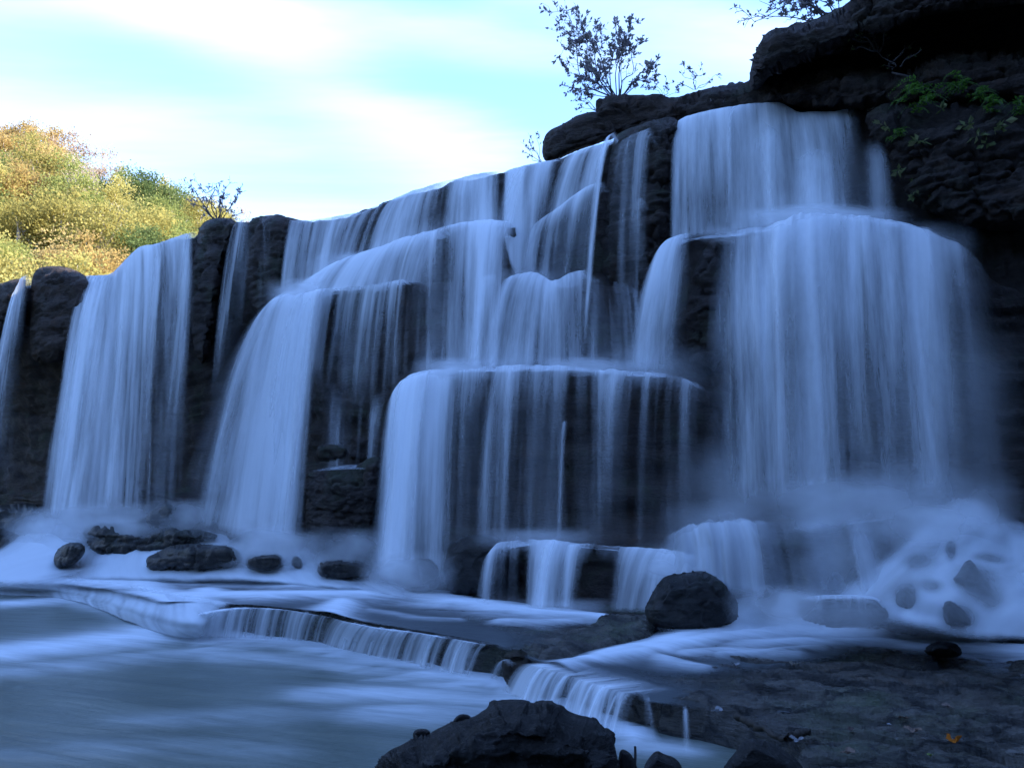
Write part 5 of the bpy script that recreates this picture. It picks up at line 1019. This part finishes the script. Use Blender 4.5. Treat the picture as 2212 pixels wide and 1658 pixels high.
# fallen leaves and driftwood on the shelf
def flat_leaf(label, px, py, size, seed, col, name='fallen_leaf', curl=.25, lobes=5, stretch=1.0):
    r = np.random.default_rng(seed); P = at_shelf(px, py, .045); size = size * .72; col = tuple(c * .6 for c in col) if col != OR else col
    n = 40; th = np.linspace(0, 2 * np.pi, n, endpoint=False)
    if lobes: rad = .45 + .55 * np.abs(np.cos(th * lobes / 2)) ** 1.5 + .1 * np.cos(th * lobes * 3)
    else: rad = .35 + .65 * np.abs(np.cos(th)) ** 1.2
    rot = r.uniform(0, 6.28); V = [P]; Fc = []
    for k in (.5, 1.0):
        x = np.cos(th) * rad * k * size * stretch; y = np.sin(th) * rad * k * size
        z = .015 + curl * size * (k ** 2) * (.6 * np.cos(2 * th + r.uniform(0, 6)) + .5) + .06 * size * r.normal(size=n)
        V += list(np.stack([P[0] + x * np.cos(rot) - y * np.sin(rot), P[1] + x * np.sin(rot) + y * np.cos(rot), P[2] + z], -1))
    for i in range(n):
        j = (i + 1) % n; Fc += [(1 + i, 1 + n + i, 1 + n + j, 1 + j), (0, 1 + i, 1 + j, 0)]
    Vn = A(V); Q = [f for f in Fc if f[3] != 0]; root = thing(name, P, label, 'leaf', 'fallen leaves on the wet shelf')
    Tn = [f[:3] for f in Fc if f[3] == 0]
    Q += [(a, b, c, c) for a, b, c in []]
    # inner fan as quads pairs
    for i in range(0, n, 2): Q.append((0, 1 + i, 1 + (i + 1) % n, 1 + (i + 2) % n))
    t = M.setdefault('leaf%s' % (col,), leaf_mat('fallen_leaf', [tuple(c * .6 for c in col), col, tuple(min(1, c * 1.3) for c in col)], .25, scale=30))
    mesh_obj('blade', Vn, Q, t, root, attrs={'rnd': r.uniform(size=len(Vn))})
    T = Twigs(); d = A([math.cos(rot), math.sin(rot), .15]); T.tube([P + A([0, 0, .015]), P + d * size * 1.2, P + d * size * 1.7], .003, .002, 4); T.make(root, M['bark'], t, 'stalk')
OR = (.42, .13, .02); TAN = (.34, .24, .19); PALE = (.42, .42, .44); GRN = (.28, .36, .12)
for a in [('bright orange maple leaf curled up on the wet shelf', 2060, 1604, .075, 1, OR, .8, 5, 1), ('tan curled leaf lying just left of the orange maple leaf', 1972, 1580, .085, 2, TAN, .35, 5, 1.2), ('tan pointed leaf alone near the bottom edge', 1831, 1628, .075, 3, TAN, .3, 0, 1.2),
          ('small green leaf on the shelf below the orange maple leaf', 2010, 1634, .030, 4, GRN, .3, 0, 1), ('small pale round leaf above the tan curled leaf', 1922, 1568, .032, 5, PALE, .2, 0, 1), ('dull brown leaf above the tan curled leaf', 1952, 1552, .06, 6, (.2, .11, .07), .2, 5, 1.2),
          ('pale leaf at the brink of the shelf near the driftwood', 1549, 1538, .075, 7, PALE, .4, 0, 1.2), ('pale leaf at the foam edge in the middle of the shelf', 1716, 1437, .075, 8, (.34, .30, .24), .4, 0, 1.2), ('pale grey leaf at the foam edge, left of the other one there', 1588, 1437, .06, 9, PALE, .4, 0, 1.1),
          ('grey flat leaf in the middle of the wet shelf', 1692, 1541, .06, 10, (.16, .17, .18), .15, 0, 1.2), ('thin straw coloured leaf below the mossy hump', 1972, 1515, .07, 11, TAN, .2, 0, 1.4), ('straw coloured leaf farther right below the mossy hump', 2048, 1528, .07, 12, (.28, .21, .18), .2, 0, 1.4),
          ('whitish leaf caught at the end of the driftwood', 1722, 1602, .07, 13, PALE, .5, 5, 1), ('pale leaf beside the right frame edge', 2196, 1630, .06, 14, (.26, .24, .22), .2, 0, 1.3), ('dark brown leaf left of the tan curled leaf', 1838, 1577, .055, 15, (.14, .10, .09), .2, 0, 1.3)]:
    flat_leaf(a[0], a[1], a[2], a[3], a[4], a[5], curl=a[6], lobes=a[7], stretch=a[8])
def log(label, pts, r0, r1, seed, dz=.08, cat='driftwood'):
    r = np.random.default_rng(seed); P = [at_shelf(x, y, dz) for x, y in pts]; c = resample(P, 26); c = c + r.normal(size=c.shape) * .006
    T = Twigs(); T.tube(c, r0, r1, 9); T.V[0] += (fbm(T.V[0][:, 0] * 14, T.V[0][:, 1] * 14, T.V[0][:, 2] * 14, 4, seed) * .02)[:, None]
    root = thing('driftwood', c[0], label, cat); T.make(root, M['driftwood'], M['bark'], 'stick')
log('long brown driftwood stick slanting over the brink of the shelf', [(1588, 1546), (1622, 1562), (1660, 1578), (1700, 1598)], .03, .02, 3, .05)
log('short dark piece of driftwood at the lower end of the long stick', [(1702, 1590), (1725, 1582), (1748, 1580)], .028, .024, 4, .06)
r_ = np.random.default_rng(3); p_ = at_y(1373, 1700, 4.55); T_ = Twigs(); T_.tube(curve(p_, at_y(1372, 1611, 4.55), r_, 8, .01), .010, .007, 6)
T_.make(thing('twig', p_, 'thin black upright twig between the near boulder and the speckled grey rock', 'twig'), M['bark'], M['bark'], 'stick')

# ------------------------------------------------------------------ sunlit autumn hill beyond the lip
RIDGE = [(-900, 120), (-300, 230), (0, 272), (60, 276), (130, 300), (200, 336), (250, 368), (300, 380), (360, 395), (410, 420), (450, 442), (530, 480), (700, 540), (1100, 640), (1600, 720)]
cx_ = np.linspace(-900, 1500, 90); fy_ = np.linspace(0, 1, 40)
TH = 10.5
def hill_z(px_, f):
    Yr = 62 + 60 * f
    top = at_y(px_, pl(px_, RIDGE), 122.0)[..., 2] - TH * .95
    return Yr, 6.0 + (top - 6.0) * f ** .9
Hc = []
for f_ in fy_:
    Yr, zz = hill_z(cx_, f_); x_ = (cx_ - CX) / F * (Yr * CP + (zz - CAMZ) * SP)
    Hc.append(np.stack([x_, np.full_like(x_, Yr), zz + 1.2 * fbm(x_ * .06, Yr * .06, 0, 3, 4)], -1))
for dz, dy in ((-2, 30), (-25, 120)):
    q = Hc[39].copy(); q[:, 1] += dy; q[:, 2] += dz; Hc.append(q)
q = Hc[0].copy(); q[:, 1] -= 8; q[:, 2] = -1.2; Hc.insert(0, q)
M['hill'] = leaf_mat('leaf_litter', [(.035, .032, .014), (.06, .05, .022), (.09, .07, .03)], .0, scale=.3)
Hc = A(Hc); hill = mesh_obj('hill', Hc.reshape(-1, 3), gridF(*Hc.shape[:2]), M['hill']); tag(hill, kind='structure')
GREENY = [(.13, .17, .025), (.24, .27, .04), (.36, .36, .07)]; YEL = [(.24, .20, .03), (.40, .33, .05), (.52, .44, .09)]; GOLD = [(.30, .19, .04), (.45, .29, .06), (.56, .40, .12)]; RUST = [(.26, .15, .07), (.40, .25, .13), (.50, .36, .22)]; PALEB = [(.36, .28, .16), (.48, .38, .22), (.55, .46, .30)]; DKG = [(.06, .10, .02), (.11, .16, .03), (.18, .23, .05)]
KINDS = {'green': (GREENY, 'bushy yellow-green tree', 1.0), 'yellow': (YEL, 'round yellow tree', 1.0), 'golden': (GOLD, 'golden-orange tree', 1.0), 'rusty': (RUST, 'thin rusty-pink tree', .55), 'pale': (PALEB, 'nearly bare pale-limbed tree', .35), 'deep': (DKG, 'dark green tree', .9)}
def crown_tree(kind, seed, h=11.0):
    pal, _, dens = KINDS[kind]; r = np.random.default_rng(seed); T = Twigs()
    T.tube(curve([0, 0, -1.5], [r.normal() * .3, r.normal() * .3, h * .72], r, 8, .02), .24, .09, 6)
    ncl = int(46 * (.6 + .4 * dens)); rad = h * .30
    for k in range(ncl):
        d = r.normal(size=3); d /= np.linalg.norm(d); rr = r.uniform(.35, 1) ** .6
        c = A([0, 0, h * .62]) + d * A([rad, rad, h * .36]) * rr * (1 + .25 * r.normal())
        if c[2] < h * .18: continue
        s = A([0, 0, max(h * .15, c[2] - h * .3)])
        if k % (2 if dens < .6 else 4) == 0: T.tube(curve(s, c, r, 6, .06), .10, .035, 4)
        if dens < .6:
            for _ in range(3): T.tube(curve(c, c + r.normal(size=3) * .9 + A([0, 0, .5]), r, 4, .06), .045, .015, 3)
        m = int(160 * dens); cs = r.uniform(.7, 1.25)
        q = r.normal(size=(m, 3)) * A([.75, .75, .5]) * cs; tone = np.clip(r.normal(.5, .16), 0, 1)
        for p in q:
            n0 = len(T.LR); T.leaf(c + p, r.normal(size=3) + A([0, 0, .2]), .25, r, .8); T.LR[n0:] = [np.clip(tone + r.normal() * .06, 0, 1)] * 4
    return T
PROT = {}
for k_, (pal, _, _) in KINDS.items():
    M['tree_' + k_] = leaf_mat(k_ + '_autumn_leaves', [tuple(.82 * c + .18 * (sum(col) / 3) + .015 for c in col) for col in pal], .6, scale=.25, tree=True)
    for v_ in range(2): PROT[(k_, v_)] = crown_tree(k_, 300 + 7 * v_ + sum(map(ord, k_)))
MESH = {}
def put_tree(kind, v, loc, s, rz):
    root = bpy.data.objects.new('tree', None); COL.objects.link(root); root.location = loc; root.rotation_euler = (0, 0, rz); root.scale = (s, s, s)
    if (kind, v) not in MESH:
        T = PROT[(kind, v)]; z0 = thing('tmp', (0, 0, 0), None, None)
        a = mesh_obj('trunk', np.concatenate(T.V), T.F, M['pale_bark'], z0); b = mesh_obj('crown', A(T.LV), T.LF, M['tree_' + kind], z0, smooth=False, attrs={'rnd': T.LR})
        a.parent = root; b.parent = root; bpy.data.objects.remove(z0); MESH[(kind, v)] = (a, b)
    else:
        for src in MESH[(kind, v)]:
            c = src.copy(); COL.objects.link(c); c.parent = root
    return root
TREES = []
r = np.random.default_rng(77)
def kind_at(px_, py_):
    """the colour patches of the photographed hill"""
    if py_ > 560 and px_ < 260: return 'yellow' if r.uniform() < .6 else 'golden'
    if px_ < 140 and py_ < 360: return 'golden'
    if 100 < px_ < 260 and py_ < 400: return 'rusty' if r.uniform() < .6 else 'pale'
    if px_ > 400: return 'rusty' if px_ > 430 and r.uniform() < .7 else 'yellow'
    if px_ > 220: return r.choice(['green', 'green', 'green', 'yellow', 'deep'])
    if py_ > 400 and 70 < px_ < 200: return r.choice(['pale', 'yellow', 'green'])
    return r.choice(['yellow', 'golden', 'green', 'yellow', 'pale'])
rows_ = [(1.0, 60), (.84, 68), (.68, 74), (.52, 82), (.38, 90), (.24, 98), (.12, 104), (.02, 110)]
for i, (f_, stp) in enumerate(rows_):
    x_ = -150 + (i % 2) * stp / 2
    while x_ < 640:
        qx_ = x_ + r.uniform(-9, 9); ff = np.clip(f_ + r.uniform(-.03, .03), 0, 1); Yr, zz = hill_z(qx_, ff); X_ = (qx_ - CX) / F * (Yr * CP + (zz - CAMZ) * SP)
        P = A([float(X_), float(Yr), float(zz) - .3]); _, ty = project(P + A([0, 0, TH * .7])); _, by_ = project(P + A([0, 0, TH]))
        lipy = np.interp(qx_, KT[:, 0], KT[:, 1])
        if by_ < lipy - 2 and qx_ < 600: TREES.append([kind_at(qx_, ty), P, r.uniform(.85, 1.12), i, qx_])
        x_ += stp
ROWN = ['on the crest of the hill', 'in the second hillside row', 'in the third hillside row', 'in the fourth hillside row', 'on the middle slope', 'low on the slope', 'near the foot of the hill', 'at the foot of the hill']
ORD = ['first', 'second', 'third', 'fourth', 'fifth', 'sixth', 'seventh', 'eighth', 'ninth', 'tenth', 'eleventh', 'twelfth', 'thirteenth', 'fourteenth', 'fifteenth']
cnt = {}
for k_, P, s_, i, qx_ in TREES:
    c_ = cnt[(k_, i)] = cnt.get((k_, i), 0) + 1
    t_ = put_tree(k_, int(r.integers(2)), P, s_, r.uniform(0, 6.28))
    tag(t_, '%s %s, %s such from the left' % (KINDS[k_][1], ROWN[i], ORD[c_ - 1]), 'tree', 'autumn trees on the sunlit hill')
print('trees', len(TREES))
# ------------------------------------------------------------------ the tall gorge side to the right, out of the frame, that keeps the falls in shade
def gorge():
    path = [(27, 44), (20, 31), (14.5, 22.5), (12.5, 17.5), (13, 13), (14, 6), (16, -4), (18, -20), (20, -60)]
    p = resample(path, 80); fz = np.linspace(0, 1, 30)
    dv = np.gradient(p, axis=0); nv_ = np.stack([dv[:, 1], -dv[:, 0]], -1); nv_ /= np.linalg.norm(nv_, axis=1, keepdims=True)
    V = []
    for i in range(80):
        for f in fz:
            h = 28 * f; V.append((p[i, 0] - nv_[i, 0] * h * .22, p[i, 1] - nv_[i, 1] * h * .22, -1 + h))
        for d in (8, 40): V.append((p[i, 0] - nv_[i, 0] * (6 + d), p[i, 1] - nv_[i, 1] * (6 + d), 28 + d * .1))
    G = A(V).reshape(80, 32, 3); G[:, :30, :2] -= nv_[:, None] * (strata(G[:, :30], .5, 1.0, 88) * 1)[..., None]
    o = mesh_obj('cliff', G.reshape(-1, 3), gridF(80, 32), M['cliff_dry']); tag(o, kind='structure')
gorge()
# wooded slope behind the camera and to its left, added unseen to cut sky light
def added_bank():
    path = [(-62, 40), (-58, 15), (-50, -8), (-34, -24), (-14, -31), (8, -33), (24, -32)]
    p = resample(path, 60); dv = np.gradient(p, axis=0); nv_ = np.stack([-dv[:, 1], dv[:, 0]], -1); nv_ /= np.linalg.norm(nv_, axis=1, keepdims=True)
    V = []
    for i in range(60):
        for f in np.linspace(0, 1, 24):
            h = ADDED_BANK_H * f; k = h * .30 + 1.2 * fbm(p[i, 0] * .2, p[i, 1] * .2, h * .2, 3, 5)
            V.append((p[i, 0] - nv_[i, 0] * k, p[i, 1] - nv_[i, 1] * k, -1 + h + 2 * f * fbm(p[i, 0] * .3, p[i, 1] * .3, 0, 3, 8)))
        V.append((p[i, 0] - nv_[i, 0] * 70, p[i, 1] - nv_[i, 1] * 70, ADDED_BANK_H))
    o = mesh_obj('hill', A(V), gridF(60, 25), M['added_bank']); tag(o, kind='structure')
M['added_bank'] = leaf_mat('added_bank_woods', [(.012, .016, .006), (.03, .035, .012), (.05, .045, .02)], .0, scale=.4)
ADDED_BANK_H = 26.0
added_bank()
SUN_EL, SUN_AZ = math.radians(27), math.radians(104)
sdir = A([math.sin(SUN_AZ) * math.cos(SUN_EL), math.cos(SUN_AZ) * math.cos(SUN_EL), math.sin(SUN_EL)])
ld = bpy.data.lights.new('sun', 'SUN'); ld.energy = 2.9; ld.angle = math.radians(.5); ld.color = (1.0, .93, .80)
lo_ = bpy.data.objects.new('sun', ld); COL.objects.link(lo_); lo_.rotation_euler = Vector(-sdir).to_track_quat('-Z', 'Y').to_euler(); lo_.location = (30, -10, 40)

W = bpy.data.worlds.new('World'); SC.world = W; W.use_nodes = True
nt = W.node_tree; nt.nodes.clear()
def wn(t, **k):
    n = nt.nodes.new(t)
    for a, v in k.items():
        if a.startswith('_'): setattr(n, a[1:], v)
        else:
            key = int(a[1:]) if a[0] == 'i' and a[1:].isdigit() else a.replace('__', ' ')
            if isinstance(v, bpy.types.NodeSocket): nt.links.new(v, n.inputs[key])
            else: n.inputs[key].default_value = v
    return n
sky = wn('ShaderNodeTexSky', _sky_type='NISHITA', _sun_disc=False, _sun_elevation=SUN_EL, _sun_rotation=SUN_AZ, _air_density=1.0, _dust_density=0.4, _ozone_density=2.0)
tc = wn('ShaderNodeTexCoord').outputs['Generated']
tint = wn('ShaderNodeMix', _data_type='RGBA', _blend_type='MULTIPLY'); tint.inputs[0].default_value = 1.0
nt.links.new(sky.outputs[0], tint.inputs[6]); tint.inputs[7].default_value = SKY_TINT + (1,)
# thin high cloud in long soft bands (laid out on a plane above the gorge)
sep = wn('ShaderNodeSeparateXYZ', Vector=tc)
zz = wn('ShaderNodeMath', _operation='MAXIMUM', i0=sep.outputs[2], i1=.06)
pxn = wn('ShaderNodeMath', _operation='DIVIDE', i0=sep.outputs[0], i1=zz.outputs[0]); pyn = wn('ShaderNodeMath', _operation='DIVIDE', i0=sep.outputs[1], i1=zz.outputs[0])
cv = wn('ShaderNodeCombineXYZ', X=pxn.outputs[0], Y=pyn.outputs[0], Z=0.0)
mp = wn('ShaderNodeMapping', Vector=cv.outputs[0]); mp.inputs['Rotation'].default_value = (0, 0, CL_ROT); mp.inputs['Scale'].default_value = CL_SCALE; mp.inputs['Location'].default_value = CL_LOC
cn = wn('ShaderNodeTexNoise', Vector=mp.outputs[0], Scale=1.0, Detail=6.0, Roughness=.52, Distortion=.5)
def add(a, b): return wn('ShaderNodeMath', _operation='ADD', i0=a, i1=b).outputs[0]
def mul(a, b): return wn('ShaderNodeMath', _operation='MULTIPLY', i0=a, i1=b).outputs[0]
def lane(p, q, w, val, side=0):
    """soft long band of cloud through two sky directions; side>0: everything below the band too"""
    a, b = ray(*p), ray(*q); n = np.cross(a, b); n /= np.linalg.norm(n)
    if n[2] > 0: n = -n                                   # n points down
    d = wn('ShaderNodeVectorMath', _operation='DOT_PRODUCT', i0=tc, i1=tuple(n)).outputs['Value']
    d = add(d, mul(add(cn.outputs[0], -.5), .11))
    if side:
        m = wn('ShaderNodeMapRange', Value=d, _interpolation_type='SMOOTHSTEP'); m.inputs[1].default_value = -w; m.inputs[2].default_value = w; m.inputs[4].default_value = val
        return m.outputs[0]
    ab = wn('ShaderNodeMath', _operation='ABSOLUTE', i0=d).outputs[0]
    m = wn('ShaderNodeMapRange', Value=ab, _interpolation_type='SMOOTHSTEP'); m.inputs[1].default_value = 0; m.inputs[2].default_value = w; m.inputs[3].default_value = val; m.inputs[4].default_value = 0
    return m.outputs[0]
tot = mul(add(cn.outputs[0], -.59), .9)
for L_ in LANES: tot = add(tot, lane(*L_))
fn = wn('ShaderNodeTexNoise', Vector=mp.outputs[0], Scale=4.0, Detail=6.0, Roughness=.6)
tot = add(tot, mul(add(fn.outputs[0], -.5), .35))
cm = wn('ShaderNodeMapRange', Value=tot, _interpolation_type='SMOOTHSTEP'); cm.inputs[1].default_value = 0.0; cm.inputs[2].default_value = 1.0; cm.inputs[3].default_value = 0.0; cm.inputs[4].default_value = 1.0
mx = wn('ShaderNodeMix', _data_type='RGBA'); nt.links.new(cm.outputs[0], mx.inputs[0]); nt.links.new(tint.outputs[2], mx.inputs[6]); mx.inputs[7].default_value = CLOUD + (1,)
bg = wn('ShaderNodeBackground', Color=mx.outputs[2], Strength=SKY_STR)
nt.links.new(bg.outputs[0], wn('ShaderNodeOutputWorld').inputs[0])

cam = bpy.data.cameras.new('camera'); cam.sensor_width = 36; cam.lens = 36 * F / 2212; cam.clip_start = .05; cam.clip_end = 20000
co = bpy.data.objects.new('camera', cam); COL.objects.link(co); co.location = CAM; co.rotation_euler = (math.pi / 2 + PITCH, 0, 0); SC.camera = co
SC.render.engine = 'CYCLES'
cy = SC.cycles
cy.use_denoising = True; cy.transparent_max_bounces = 48; cy.max_bounces = 8; cy.diffuse_bounces = 4; cy.glossy_bounces = 3; cy.transmission_bounces = 4
SC.view_settings.view_transform = 'Standard'; SC.view_settings.look = 'None'; SC.view_settings.gamma = 1; SC.view_settings.exposure = EXPO
